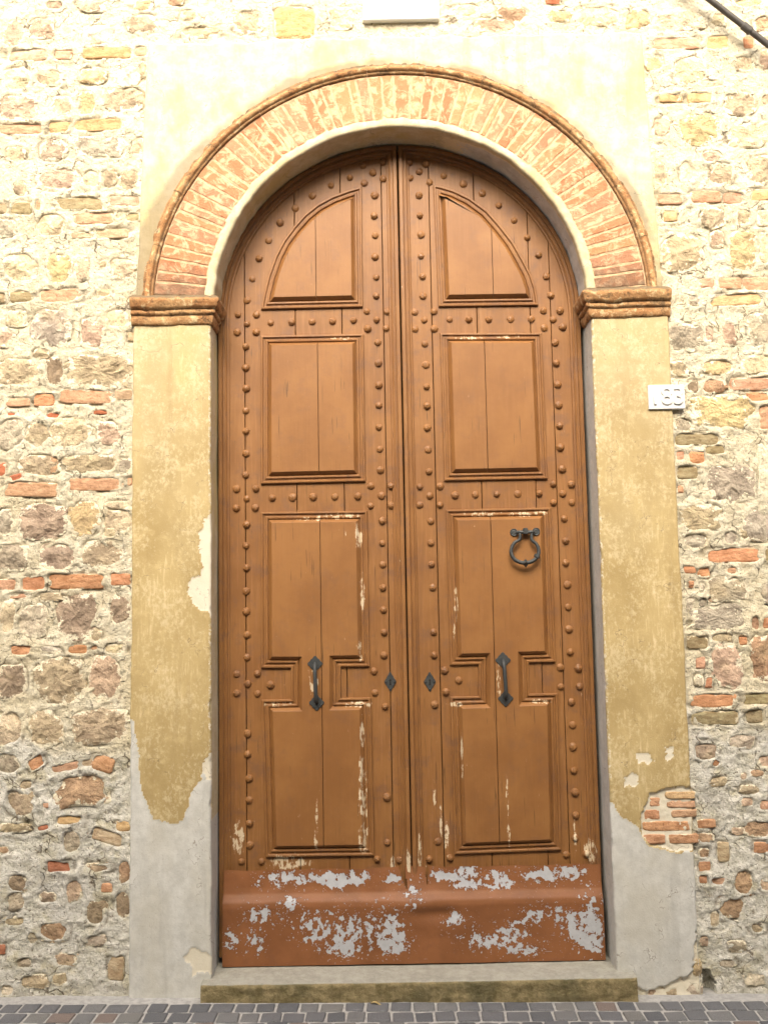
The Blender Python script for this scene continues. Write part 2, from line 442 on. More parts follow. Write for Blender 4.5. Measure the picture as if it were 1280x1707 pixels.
def mat_step():
    g = G('mossy_step_stone'); w = g.pos()
    n1 = g.noise(w, 22, 7, .7); n2 = g.noise(w, 120, 4, .65); n0 = g.noise(w, 5, 4, .6)
    top = g.mix(g.ramp(n1, .3, .7), (.30, .288, .24), (.41, .395, .335))
    fr = g.mix(g.ramp(n1, .3, .7), (.16, .13, .06), (.36, .29, .155))
    fr = g.mix(g.math('MULTIPLY', g.ramp(n0, .52, .68), .6), fr, (.09, .085, .045))
    c = g.mix(g.ramp(g.math('ADD', g.attr('front'), g.math('MULTIPLY', g.math('SUBTRACT', n1, .5), .7)), .4, .65), top, fr)
    c = g.mix(g.math('MULTIPLY', g.ramp(n2, .38, .30), .5), c, (.08, .07, .05))
    nb = g.bump(n1, g.math('ADD', .002, g.math('MULTIPLY', g.attr('front'), .012))); nb = g.bump(n2, .003, normal=nb)
    return g.fin(c, .9, nb, spec=.2)
def mat_iron():
    g = G('wrought_iron'); p = g.objco()
    n1 = g.noise(p, 60, 6, .65); n2 = g.noise(p, 220, 4, .6)
    c = g.mix(n1, (.030, .034, .036), (.075, .08, .078))
    c = g.mix(g.math('MULTIPLY', g.ramp(n1, .6, .75), .5), c, (.15, .09, .05))
    nb = g.bump(n1, .002); nb = g.bump(n2, .001, normal=nb)
    return g.fin(c, .58, nb, metal=.35)
def mat_plain(name, col, rough=.8, var=.25, sc=20, bump=.002, spec=.3):
    g = G(name); w = g.pos()
    n1 = g.noise(w, sc, 6, .65); n2 = g.noise(w, sc * 6, 4, .6)
    c = g.mix(g.ramp(n1, .3, .7), tuple(v * (1 - var) for v in col), tuple(min(.9, v * (1 + var * .6)) for v in col))
    nb = g.bump(n1, bump); nb = g.bump(n2, bump * .4, normal=nb)
    return g.fin(c, rough, nb, spec=spec)
def mat_cobble():
    g = G('cobble_stone'); p = g.objco()
    base = g.n('ObjectInfo', out=1)
    n1 = g.noise(p, 30, 6, .65); n2 = g.noise(p, 160, 4, .6)
    c = g.mix(g.ramp(n1, .3, .7), g.mix(1.0, base, (.75, .75, .75), 'MULTIPLY'), g.mix(1.0, base, (1.2, 1.2, 1.2), 'MULTIPLY'))
    e = g.math('ADD', g.attr('edge'), g.math('MULTIPLY', g.math('SUBTRACT', n1, .5), .8))
    c = g.mix(g.math('MULTIPLY', g.ramp(e, .95, 1.15), .6), c, (.36, .35, .33))
    nb = g.bump(n1, .004); nb = g.bump(n2, .0015, normal=nb)
    return g.fin(c, .8, nb, spec=.3)

MS, MB, MA, MT, MM, MP = mat_stone(), mat_brick(), mat_arch_brick(), mat_terracotta(), mat_mortar(), mat_plaster()
MD, MDP, MK, MST, MI, MC = mat_paint('brown_frame_paint', 1.0, .96), mat_paint('brown_panel_paint', .25, 1.04), mat_kick(), mat_step(), mat_iron(), mat_cobble()
M_DARK = mat_plain('painted_gap_shade', (.02, .017, .014), .95)  # near-black colour that paints the shade in gaps and keyholes
M_BED = mat_plain('peach_bedding_mortar', (.60, .40, .24), .92, .35, 30, .004)
M_JOINT = mat_plain('paving_joint_cement', (.42, .41, .39), .92, .22, 40, .004)
M_WHITE = mat_plain('white_marble', (.70, .69, .66), .45, .06, 12, .0006)
M_PIPE = mat_plain('dark_conduit', (.075, .068, .06), .5, .3, 30, .001)
M_LEAF = mat_plain('dry_leaf_yellow', (.58, .44, .20), .7, .3, 90, .001)
M_HOUSE = mat_plain('pale_ochre_render', (.58, .46, .30), .9, .2, 3, .004)
M_SHUT = mat_plain('green_shutter_paint', (.05, .10, .06), .6, .2, 10, .001)
M_ROOF = mat_plain('clay_roof', (.36, .16, .09), .9, .3, 8, .004)
M_GLASS = mat_plain('window_glass', (.03, .035, .04), .1, .1, 2, .0002, .6)

# ------------------------------------------------------------------ ground
def gz(x):
    return -0.02 - 0.0135 * max(-3.2, min(3.2, x))
gv = []; gf = []
xs = [-40, -3.2, 3.2, 40]; ys = [.4, -12, -60]
for y in ys:
    for x in xs: gv.append((x, y, gz(x) - .0005))
for j in range(len(ys) - 1):
    for i in range(len(xs) - 1):
        a = j * 4 + i
        gf.append((a + 4, a + 5, a + 1, a))
pav = add('pavement', pmesh('pavement', gv, gf), M_JOINT)
pav['kind'] = 'structure'
CK = {'a': (.19, .193, .202), 'b': (.23, .23, .23), 'c': (.155, .16, .17), 'd': (.26, .21, .185), 'e': (.24, .235, .225)}
def cobble_mesh(i):
    rr = random.Random(100 + i)
    hx, hy = .5, .5
    pts = []
    for (qx, qz, a0) in ((1, -1, -90), (1, 1, 0), (-1, 1, 90), (-1, -1, 180)):
        jx, jy = rr.uniform(-.035, .02), rr.uniform(-.035, .02); rc = rr.uniform(.05, .12)
        for a in (10, 45, 80):
            t = math.radians(a0 + a)
            pts.append((qx * (.5 + jx - rc) + rc * math.cos(t), qz * (.5 + jy - rc) + rc * math.sin(t)))
    pts.append(((pts[-1][0] + pts[0][0]) / 2, (pts[-1][1] + pts[0][1]) / 2 + rr.uniform(-.02, .02)))
    pts.insert(6, ((pts[5][0] + pts[6][0]) / 2, (pts[5][1] + pts[6][1]) / 2 + rr.uniform(-.02, .02)))
    v = []; f = []; ed = []
    for (sc, z, e) in ((1.0, -.02, 1.2), (1.0, .004, 1.1), (.96, .008, .9), (.85, .0095, .3)):
        for (x, y) in pts:
            v.append((x * sc, y * sc, z + rr.uniform(-.001, .001))); ed.append(e)
    v.append((0, 0, .0115)); ed.append(0)
    for k in range(3):
        for i2 in range(14):
            j = (i2 + 1) % 14
            f.append((k * 14 + i2, k * 14 + j, (k + 1) * 14 + j, (k + 1) * 14 + i2))
    for i2 in range(14): f.append((42 + i2, 42 + (i2 + 1) % 14, 56))
    me = pmesh('cobble', v, f, True)
    at = me.attributes.new('edge', 'FLOAT', 'POINT'); at.data.foreach_set('value', ed)
    me.materials.append(MC)
    return me
CM = [cobble_mesh(i) for i in range(8)]
far_v, far_f = [], []
row_y = -.066
nrow = 0
while row_y > -4.9:
    d = random.uniform(.088, .102)
    x = -4.6 + random.uniform(0, .1)
    while x < 4.6:
        wd = random.uniform(.082, .108)
        vis = row_y > -.50 and -1.95 < x < 1.75
        cx, cy = x + wd / 2, row_y - d / 2 + random.uniform(-.004, .004)
        # the step stands in the first row
        skip = False
        if vis:
            o = bpy.data.objects.new('cobble', random.choice(CM)); COL.objects.link(o)
            o.location = (cx, cy, gz(cx) - .006 + random.uniform(-.001, .003))
            o.scale = (wd - random.uniform(.006, .011), d - random.uniform(.007, .011), 1)
            o.rotation_euler = (random.uniform(-.02, .02), random.uniform(-.02, .02), random.uniform(-.05, .05))
            o.color = (*CK[random.choices('abcde', (5, 4, 3, 1, 2))[0]], 1)
            o.parent = pav
        elif nrow < 60:
            b = len(far_v); m = .006
            q = [(x + m, row_y - m), (x + wd - m, row_y - m), (x + wd - m, row_y - d + m), (x + m, row_y - d + m)]
            for (px, py) in q: far_v.append((px, py, gz(px) - .01))
            for (px, py) in q:
                ccx, ccy = x + wd / 2, row_y - d / 2
                far_v.append((ccx + (px - ccx) * .9, ccy + (py - ccy) * .9, gz(px) + .002))
            far_f.append((b + 7, b + 6, b + 5, b + 4))
            for k in range(4): far_f.append((b + k, b + 4 + k, b + 4 + (k + 1) % 4, b + (k + 1) % 4))
        x += wd
    row_y -= d; nrow += 1
fc = add('cobble_field', pmesh('cobble_field', far_v, far_f), MC, pav)
fc['kind'] = 'stuff'; fc.color = (.14, .138, .138, 1)

# ------------------------------------------------------------------ stone wall: traced stones and bricks (x, z, half width, half height, colour, turn)
KEY = {'g': (.29, .27, .24), 'l': (.47, .43, .37), 'p': (.25, .185, .16), 'y': (.53, .41, .21), 'c': (.62, .54, .38), 't': (.40, .33, .23),
       'O': (.51, .235, .115), 'R': (.54, .30, .18), 'K': (.28, .225, .12), 'd': (.13, .085, .06), 'N': (.40, .10, .04), 'w': (.72, .68, .58),
       'b': (.30, .15, .085), 'q': (.46, .32, .25), 'T': (.44, .33, .21), 'Y': (.56, .36, .17)}
TR = [
(-1.848,4.477,0.058,0.069,'q',0),(-1.705,4.495,0.065,0.053,'q',0),(-1.439,4.461,0.084,0.052,'w',0),(-1.647,4.615,0.044,0.018,'q',0),
(-1.466,4.612,0.08,0.037,'t',0),(-1.214,4.61,0.049,0.034,'y',0),(-1.223,4.512,0.075,0.046,'t',0),(-1.773,4.364,0.095,0.03,'T',0),
(-1.6,4.359,0.043,0.023,'R',0),(-1.391,4.366,0.123,0.03,'Y',0),(-1.225,4.37,0.029,0.026,'T',0),(-1.663,4.244,0.065,0.039,'t',0),
(-1.459,4.255,0.068,0.045,'y',0),(-1.29,4.246,0.058,0.051,'w',0),(-1.22,4.278,0.019,0.042,'t',0),(-1.822,4.241,0.079,0.06,'c',0),
(-1.816,4.094,0.105,0.065,'q',0),(-1.605,4.102,0.049,0.053,'t',0),(-1.485,4.114,0.046,0.06,'y',0),(-1.305,4.134,0.099,0.06,'t',0),
(-1.8,3.992,0.119,0.028,'R',0),(-1.614,3.998,0.053,0.028,'Y',0),(-1.429,4.006,0.129,0.031,'Y',0),(-1.644,3.885,0.07,0.052,'p',0),
(-1.422,3.898,0.114,0.055,'g',0),(-1.24,3.899,0.033,0.054,'q',0),(-1.822,3.864,0.051,0.04,'t',0),(-1.619,3.737,0.101,0.056,'q',0),
(-1.378,3.745,0.043,0.044,'t',0),(-1.279,3.725,0.05,0.047,'t',0),(-1.795,3.696,0.033,0.035,'t',0),(-1.463,3.737,0.043,0.047,'c',0),
(-1.883,3.599,0.028,0.028,'K',0),(-1.792,3.599,0.051,0.029,'K',0),(-1.709,3.607,0.014,0.034,'R',0),(-1.513,3.614,0.119,0.032,'K',0),
(-1.303,3.623,0.074,0.025,'T',0),(-1.448,3.542,0.101,0.029,'R',0),(-1.328,3.549,0.014,0.018,'T',0),(-1.262,3.546,0.034,0.022,'K',0),
(-1.858,3.501,0.04,0.045,'g',0),(-1.655,3.511,0.075,0.056,'c',0),(-1.506,3.46,0.062,0.016,'T',0),(-1.354,3.464,0.078,0.023,'T',0),
(-1.605,3.294,0.057,0.076,'y',0),(-1.498,3.29,0.045,0.054,'t',0),(-1.398,3.316,0.018,0.02,'t',0),(-1.798,3.306,0.085,0.073,'c',0),
(-1.31,3.304,0.064,0.065,'c',0),(-1.88,3.161,0.023,0.025,'K',0),(-1.783,3.165,0.055,0.027,'K',0),(-1.602,3.168,0.109,0.033,'R',0),
(-1.395,3.18,0.039,0.023,'t',0),(-1.639,3.014,0.097,0.086,'g',0),(-1.447,2.986,0.056,0.076,'q',0),(-1.265,2.963,0.018,0.022,'T',0),
(-1.86,2.962,0.032,0.042,'q',0),(-1.682,2.892,0.038,0.023,'t',0),(-1.8,3.06,0.049,0.043,'c',0),(-1.325,3.051,0.052,0.043,'c',0),
(-1.79,2.799,0.105,0.068,'t',0),(-1.622,2.799,0.046,0.08,'d',0),(-1.413,2.802,0.158,0.078,'t',0),(-1.79,2.66,0.057,0.02,'R',0),
(-1.668,2.669,0.049,0.031,'O',0),(-1.474,2.68,0.126,0.034,'R',-3.0),(-1.298,2.688,0.042,0.026,'T',0),(-1.813,2.605,0.028,0.007,'N',0),
(-1.629,2.596,0.039,0.013,'N',0),(-1.404,2.606,0.036,0.01,'N',0),(-1.558,2.619,0.018,0.008,'R',0),(-1.822,2.515,0.067,0.075,'l',0),
(-1.696,2.51,0.051,0.063,'t',0),(-1.544,2.515,0.095,0.07,'c',0),(-1.367,2.511,0.056,0.056,'q',0),(-1.693,2.359,0.093,0.055,'t',0),
(-1.617,2.367,0.025,0.042,'b',0),(-1.448,2.367,0.125,0.045,'t',0),(-1.289,2.354,0.032,0.035,'g',0),(-1.855,2.345,0.019,0.035,'N',0),
(-1.794,2.306,0.03,0.017,'N',15.0),(-1.722,2.249,0.129,0.036,'R',-4.0),(-1.425,2.269,0.133,0.031,'R',0),(-1.266,2.278,0.012,0.018,'R',0),
(-1.663,2.1,0.11,0.082,'p',0),(-1.842,2.093,0.039,0.069,'g',0),(-1.473,2.113,0.077,0.082,'y',0),(-1.321,2.171,0.062,0.018,'c',0),
(-1.323,2.098,0.068,0.055,'c',0),(-1.355,2.042,0.034,0.023,'c',0),(-1.803,1.937,0.08,0.067,'g',0),(-1.595,1.936,0.091,0.065,'p',0),
(-1.385,1.949,0.1,0.062,'t',0),(-1.828,1.813,0.047,0.027,'R',0),(-1.708,1.819,0.058,0.033,'O',0),(-1.507,1.822,0.13,0.037,'O',-2.0),
(-1.306,1.827,0.047,0.029,'O',0),(-1.767,1.76,0.052,0.011,'R',0),(-1.624,1.753,0.051,0.02,'t',0),(-1.705,1.646,0.068,0.083,'l',0),
(-1.506,1.663,0.104,0.109,'p',0),(-1.306,1.694,0.048,0.068,'p',0),(-1.413,1.581,0.027,0.034,'t',0),(-1.816,1.663,0.034,0.081,'c',0),
(-1.752,1.514,0.054,0.023,'O',0),(-1.619,1.517,0.057,0.015,'w',0),(-1.5,1.515,0.053,0.02,'O',0),(-1.421,1.522,0.018,0.012,'R',0),
(-1.325,1.516,0.054,0.024,'c',0),(-1.8,1.375,0.077,0.076,'p',0),(-1.576,1.379,0.119,0.111,'t',0),(-1.371,1.377,0.077,0.11,'q',0),
(-1.805,1.161,0.068,0.077,'c',0),(-1.63,1.167,0.076,0.081,'t',0),(-1.392,1.168,0.135,0.084,'t',0),(-1.805,1.008,0.059,0.051,'g',0),
(-1.679,1.01,0.043,0.032,'O',28.0),(-1.548,0.987,0.074,0.021,'R',12.0),(-1.38,1.002,0.054,0.037,'O',-15.0),(-1.451,1.007,0.031,0.02,'T',0),
(-1.473,0.888,0.126,0.079,'b',0),(-1.743,0.834,0.07,0.059,'t',0),(-1.725,0.916,0.035,0.024,'t',0),(-1.634,0.822,0.017,0.012,'R',0),
(-1.525,0.756,0.062,0.018,'Y',0),(-1.357,0.681,0.073,0.03,'T',-18.0),(-1.289,0.725,0.035,0.023,'Y',0),(-1.513,0.664,0.043,0.049,'g',0),
(-1.772,0.727,0.074,0.022,'t',0),(-1.642,0.725,0.029,0.012,'N',12.0),(-1.817,0.632,0.024,0.017,'b',0),(-1.563,0.556,0.06,0.028,'N',0),
(-1.389,0.547,0.067,0.022,'q',0),(-1.277,0.528,0.029,0.052,'b',0),(-1.356,0.46,0.027,0.021,'O',0),(-1.752,0.486,0.043,0.043,'d',0),
(-1.502,0.457,0.037,0.054,'q',0),(-1.618,0.422,0.037,0.024,'p',0),(-1.406,0.348,0.054,0.056,'d',0),(-1.286,0.392,0.04,0.064,'d',0),
(-1.584,0.275,0.072,0.045,'b',0),(-1.667,0.064,0.059,0.028,'t',0),(-1.559,0.073,0.044,0.025,'t',0),(-1.314,0.114,0.038,0.053,'T',0),
(-1.817,0.203,0.015,0.022,'N',0),(-1.793,0.034,0.041,0.03,'w',0),(-1.683,0.253,0.02,0.026,'g',0),(-1.721,0.145,0.033,0.019,'l',0),
(-1.405,0.235,0.046,0.026,'l',0),(-1.771,0.324,0.053,0.019,'t',0),(-1.53,0.158,0.053,0.028,'q',0),(-1.759,0.408,0.04,0.039,'g',0),
(-1.064,4.619,0.041,0.021,'b',0),(-0.994,4.549,0.043,0.026,'c',0),(-0.711,4.513,0.08,0.066,'t',0),(-0.487,4.504,0.101,0.083,'Y',0),
(-0.936,4.467,0.101,0.031,'t',0),(-0.262,4.523,0.065,0.054,'c',0),(0.565,4.521,0.072,0.046,'b',0),(0.49,4.473,0.123,0.034,'q',0),
(0.803,4.512,0.072,0.032,'y',0),(1.171,4.496,0.065,0.053,'y',0),(0.766,4.588,0.039,0.015,'N',0),(0.984,4.515,0.109,0.054,'c',0),
(0.34,4.55,0.072,0.031,'c',0),(1.377,4.476,0.127,0.053,'c',0),(1.561,4.476,0.042,0.041,'t',0),(1.35,4.363,0.12,0.03,'R',0),
(1.553,4.365,0.056,0.033,'Y',0),(1.703,4.359,0.025,0.033,'O',0),(1.771,4.454,0.045,0.038,'b',0),(1.718,4.566,0.072,0.021,'y',0),
(1.791,4.36,0.032,0.024,'q',0),(1.244,4.266,0.046,0.038,'y',0),(1.683,4.253,0.048,0.042,'t',0),(1.785,4.276,0.039,0.048,'q',0),
(1.516,4.16,0.065,0.018,'c',0),(1.412,4.222,0.086,0.073,'c',0),(1.316,4.087,0.06,0.02,'Y',0),(1.458,4.087,0.062,0.026,'Y',0),
(1.645,4.052,0.08,0.063,'t',0),(1.778,4.072,0.029,0.026,'q',0),(1.264,3.948,0.043,0.054,'q',0),(1.443,3.931,0.097,0.082,'y',0),
(1.682,3.897,0.109,0.061,'c',0),(1.498,3.795,0.05,0.03,'q',0),(1.249,3.709,0.033,0.055,'t',0),(1.373,3.717,0.034,0.059,'c',0),
(1.542,3.703,0.061,0.055,'t',0),(1.727,3.721,0.06,0.07,'t',0),(1.29,3.587,0.062,0.028,'R',0),(1.46,3.593,0.075,0.031,'R',0),
(1.589,3.587,0.048,0.028,'R',0),(1.726,3.599,0.054,0.028,'Y',0),(1.286,3.5,0.034,0.026,'Y',0),(1.487,3.488,0.065,0.047,'t',0),
(1.632,3.492,0.034,0.037,'t',0),(1.734,3.489,0.04,0.044,'c',0),(1.326,3.321,0.105,0.102,'t',0),(1.502,3.385,0.034,0.044,'q',0),
(1.616,3.327,0.069,0.105,'y',0),(1.734,3.335,0.037,0.08,'c',0),(1.447,3.171,0.035,0.023,'R',0),(1.551,3.169,0.058,0.029,'R',0),
(1.684,3.165,0.072,0.033,'R',0),(1.582,3.09,0.126,0.029,'Y',2.0),(1.38,3.087,0.031,0.03,'g',0),(1.333,2.912,0.085,0.067,'g',0),
(1.442,2.929,0.02,0.043,'q',0),(1.535,2.927,0.034,0.057,'q',0),(1.683,2.95,0.066,0.075,'g',0),(1.294,2.763,0.047,0.04,'t',0),
(1.476,2.768,0.078,0.037,'y',0),(1.656,2.779,0.084,0.046,'c',0),(1.354,2.678,0.028,0.03,'d',0),(1.455,2.682,0.061,0.033,'b',0),
(1.625,2.686,0.103,0.031,'R',0),(1.663,2.625,0.063,0.023,'O',0),(1.485,2.558,0.158,0.079,'y',0),(1.689,2.522,0.036,0.061,'R',0),
(1.301,2.495,0.036,0.032,'g',0),(1.363,2.429,0.107,0.029,'K',0),(1.436,2.378,0.051,0.021,'K',0),(1.355,2.344,0.039,0.028,'O',0),
(1.279,2.354,0.021,0.025,'R',0),(1.31,2.275,0.05,0.033,'K',0),(1.275,2.198,0.015,0.019,'R',0),(1.505,2.224,0.12,0.095,'g',0),
(1.677,2.288,0.04,0.125,'w',0),(1.363,2.064,0.096,0.062,'t',0),(1.329,1.959,0.062,0.036,'g',0),(1.628,2.021,0.074,0.073,'g',0),
(1.492,1.966,0.037,0.034,'l',0),(1.558,1.988,0.022,0.03,'t',0),(1.504,1.888,0.133,0.034,'O',0),(1.671,1.885,0.029,0.032,'K',0),
(1.3,1.826,0.03,0.018,'O',0),(1.362,1.81,0.03,0.027,'O',0),(1.486,1.82,0.025,0.015,'R',0),(1.303,1.759,0.012,0.016,'O',0),
(1.462,1.732,0.098,0.057,'g',0),(1.347,1.737,0.019,0.027,'l',0),(1.393,1.688,0.026,0.015,'q',0),(1.295,1.671,0.022,0.031,'l',0),
(1.351,1.678,0.02,0.023,'g',0),(1.423,1.609,0.136,0.064,'g',0),(1.584,1.58,0.02,0.035,'b',0),(1.639,1.579,0.022,0.027,'O',0),
(1.525,1.498,0.018,0.019,'O',0),(1.656,1.709,0.034,0.054,'g',0),(1.319,1.495,0.049,0.031,'K',0),(1.438,1.515,0.061,0.019,'c',0),
(1.45,1.39,0.07,0.101,'q',0),(1.614,1.415,0.06,0.11,'b',0),(1.327,1.403,0.023,0.028,'R',0),(1.361,1.319,0.02,0.031,'O',0),
(1.316,1.324,0.022,0.027,'l',0),(1.382,1.233,0.111,0.031,'O',0),(1.588,1.238,0.076,0.028,'K',0),(1.38,1.156,0.109,0.033,'K',0),
(1.557,1.161,0.04,0.033,'K',0),(1.332,1.009,0.061,0.049,'p',0),(1.376,0.955,0.019,0.022,'O',-30.0),(1.379,0.879,0.047,0.025,'t',0),
(1.558,0.907,0.031,0.014,'b',0),(1.497,0.894,0.016,0.016,'q',0),(1.522,0.836,0.044,0.021,'t',0),(1.506,0.785,0.031,0.02,'q',0),
(1.495,1.048,0.061,0.033,'l',0),(1.598,0.96,0.034,0.026,'q',0),(1.592,0.768,0.029,0.022,'R',0),(1.32,0.691,0.043,0.02,'O',0),
(1.313,0.63,0.039,0.021,'b',0),(1.303,0.564,0.024,0.022,'b',0),(1.304,0.506,0.028,0.023,'O',0),(1.292,0.451,0.019,0.019,'O',0),
(1.36,0.441,0.036,0.018,'R',0),(1.391,0.566,0.027,0.045,'T',0),(1.551,0.665,0.069,0.039,'b',0),(1.457,0.656,0.024,0.018,'q',0),
(1.569,0.582,0.047,0.026,'O',0),(1.472,0.432,0.045,0.06,'b',0),(1.569,0.417,0.032,0.028,'q',0),(1.411,0.329,0.066,0.049,'b',0),
(1.283,0.189,0.02,0.025,'q',0),(1.429,0.161,0.04,0.025,'g',0),(1.5,0.02,0.053,0.025,'w',0),(1.335,0.277,0.02,0.038,'t',0),
(1.525,0.235,0.04,0.026,'t',0),(1.385,0.091,0.04,0.019,'l',0)]
BRICK_KEYS = set('ORKNTY')
def disc_mesh(name, hw, hh, nexp, seed, h, relief, ej, rough_sc=26., nseg=40, facets=3):
    """one stone or brick: irregular outline, chiselled (faceted) face with relief, sides going back into the mortar"""
    rr = random.Random(seed)
    ph = [(rr.uniform(0, 6.28), rr.uniform(.3, 1)) for _ in range(14)]
    rings = [0.2, .4, .58, .74, .86, .94, 1.0, 1.02]
    A = np.array([2 * PI * k / nseg for k in range(nseg)])
    c, s = np.cos(A), np.sin(A)
    bx = np.sign(c) * np.abs(c) ** (2 / nexp) * hw
    bz = np.sign(s) * np.abs(s) ** (2 / nexp) * hh
    j = np.zeros(nseg)
    for k, (p, a) in enumerate(ph):
        j += a * np.sin((k + 2) * A + p) / (k + 2) ** .55
    j = 1 + j * ej
    t = np.concatenate([[0]] + [np.full(nseg, q) for q in rings])
    vx = np.concatenate([[0]] + [bx * j * q for q in rings]); vz = np.concatenate([[0]] + [bz * j * q for q in rings])
    off = seed * 3.7
    face = np.full(len(t), h)
    for k in range(facets):
        a = rr.uniform(0, 6.28); sl_ = rr.uniform(.4, 1.3) * h
        face = np.minimum(face, h * rr.uniform(.75, 1.1) - sl_ * (math.cos(a) * vx / hw + math.sin(a) * vz / hh - rr.uniform(-.1, .4)))
    face = np.maximum(face, h * .1)
    rel = fbm(vx * rough_sc + off, vz * rough_sc - off, seed % 97, 3, .6) + .6 * (.3 - np.abs(fbm(vx * 14 + off, vz * 14, 5, 2)))
    vy = -face * (1 - np.clip(t, 0, 1) ** 9) - rel * relief * (1 - .4 * t ** 4)
    m = t >= .999; vy[m] = .012 + .2 * relief * rel[m]
    vy[t > 1.01] = .05
    v = np.stack([vx, vy, vz], -1)
    f = []
    for k in range(nseg): f.append((0, 1 + (k + 1) % nseg, 1 + k))
    for q in range(len(rings) - 1):
        for k in range(nseg):
            a = 1 + q * nseg + k; b = 1 + q * nseg + (k + 1) % nseg
            f.append((a, b, b + nseg, a + nseg))
    me = pmesh(name, v, f, nexp > 6)
    at = me.attributes.new('edge', 'FLOAT', 'POINT'); at.data.foreach_set('value', t.astype(np.float32))
    return me
wall = thing('stone_wall', 'rubble wall of pale mortar, grey and ochre stones and brick courses around the doorway', 'wall', (0, .02, 0))
def place_piece(rec, i, parent, y=.0205):
    x, z, hw, hh, k, rot = rec
    isb = k in BRICK_KEYS
    rr = random.Random(i * 7 + 3)
    big = min(hw, hh)
    if isb:
        me = disc_mesh('brick', hw, hh, 7, i + 1, .006, .0035, .034, 30, facets=1)
    else:
        me = disc_mesh('stone', hw * 1.06, hh * 1.06, rr.choice((2.4, 3.0, 4.0)), i + 1, .006 + min(.005, big * .07), .004 + min(.007, big * .08), .10)
    o = add('brick' if isb else 'stone', me, MB if isb else MS, parent, (x, y + rr.uniform(-.002, .004) + (.003 if z < 1.15 else 0), z))
    o.rotation_euler.y = math.radians(-rot + rr.uniform(-1.5, 1.5))
    j = rr.uniform(.88, 1.14); kk = KEY[k]
    q = (.12 if isb else .32) + (.10 if z < 1.15 else 0)
    o.color = (kk[0] * j * (1 - q) + .6 * q, kk[1] * j * rr.uniform(.96, 1.04) * (1 - q) + .5 * q, kk[2] * j * rr.uniform(.93, 1.07) * (1 - q) + .34 * q, 1)
    return o
for i, rec in enumerate(TR):
    place_piece(rec, i, wall)

# mortar bed as a fine relief that surrounds every stone
gx = np.concatenate([np.arange(-3.2, -2.4, .02), np.arange(-2.4, -1.95, .011), np.arange(-1.95, -1.19, .006), np.arange(-1.19, 1.19, .009), np.arange(1.19, 1.86, .006), np.arange(1.86, 2.4, .011), np.arange(2.4, 3.21, .02)])
gzv = np.concatenate([np.arange(-.12, 4.68, .006), np.arange(4.68, 6.2, .03)])
GX, GZ = np.meshgrid(gx, gzv, indexing='ij')
up_f = 1 - sstep(.75, 1.25, GZ)
GY = .020 - fbm(GX * 9, GZ * 9, 5, 5, .62) * .008 - fbm(GX * 42, GZ * 42, 9, 3, .6) * .005
GY -= up_f * fbm(GX * 5 + 9, GZ * 7, 21, 4, .55) * .016
CRK = np.zeros_like(GX)
for i, (x, z, hw, hh, k, rot) in enumerate(TR):
    a0, a1 = np.searchsorted(gx, [x - hw * 1.5 - .03, x + hw * 1.5 + .03]); b0, b1 = np.searchsorted(gzv, [z - hh * 1.5 - .03, z + hh * 1.5 + .03])
    if a1 - a0 < 2 or b1 - b0 < 2: continue
    X = GX[a0:a1, b0:b1] - x; Z = GZ[a0:a1, b0:b1] - z
    r = math.radians(-rot); X, Z = X * math.cos(r) - Z * math.sin(r), X * math.sin(r) + Z * math.cos(r)
    n = 6.0 if k in BRICK_KEYS else 2.8
    s = (np.abs(X / hw) ** n + np.abs(Z / hh) ** n) ** (1 / n)
    d = (s - 1) * min(hw, hh)
    nz = fbm(GX[a0:a1, b0:b1] * 14 + i, GZ[a0:a1, b0:b1] * 14, 31, 3)
    kq = min(hw, hh)
    if k in BRICK_KEYS: inside = 1 - sstep(-.012, -.003, d + nz * .012)
    else: inside = 1 - sstep(-min(.036, .5 * kq), -min(.014, .2 * kq), d + nz * min(.03, .5 * kq))
    groove = np.exp(-((d - .002) / .005) ** 2) * sstep(.05, .35, nz)
    lip = np.exp(-((d - .004) / .018) ** 2) * .005 * sstep(.3, -.1, nz)
    GY[a0:a1, b0:b1] += inside * .026 + groove * .006 - lip
    CRK[a0:a1, b0:b1] = np.maximum(CRK[a0:a1, b0:b1], groove)
# a hole by the foot of the right jamb, and the rough gap beside both pilasters
HOLE = [(1.2712,0.0631),(1.2997,0.0525),(1.3291,0.0063),(1.315,-0.0642),(1.2676,-0.0634)]
GY += ragged(GX, GZ, HOLE, .008, 50, 8) * .07
CEM = 1 - sstep(.85, 1.35, GZ + fbm(GX * 3, GZ * 3, 77, 3) * .25)
CEM = np.clip(CEM + .35 * sstep(.1, .5, fbm(GX * 4, GZ * 4, 91, 3)) * (GZ < 2.6), 0, 1)
pan_top = 4.36
cxm = (gx[:-1] + gx[1:]) / 2; czm = (gzv[:-1] + gzv[1:]) / 2
CXm, CZm = np.meshgrid(cxm, czm, indexing='ij')
keep = ~((np.abs(CXm) < np.where(CZm < 3.2, 1.225, 1.15)) & (CZm < pan_top))
mor = add('mortar', grid_mesh('mortar', GX, GY, GZ, keep, {'cement': CEM, 'crack': CRK}), MM, wall)
# masonry behind the facing
for (x0, x1, z0, z1) in ((-3.2, -.95, -.3, 6.18), (.95, 3.2, -.3, 6.18), (-.95, .95, 4.1, 6.18)):
    add('masonry_core', box_mesh('masonry_core', x0, x1, .125, .55, z0, z1), MM, wall)
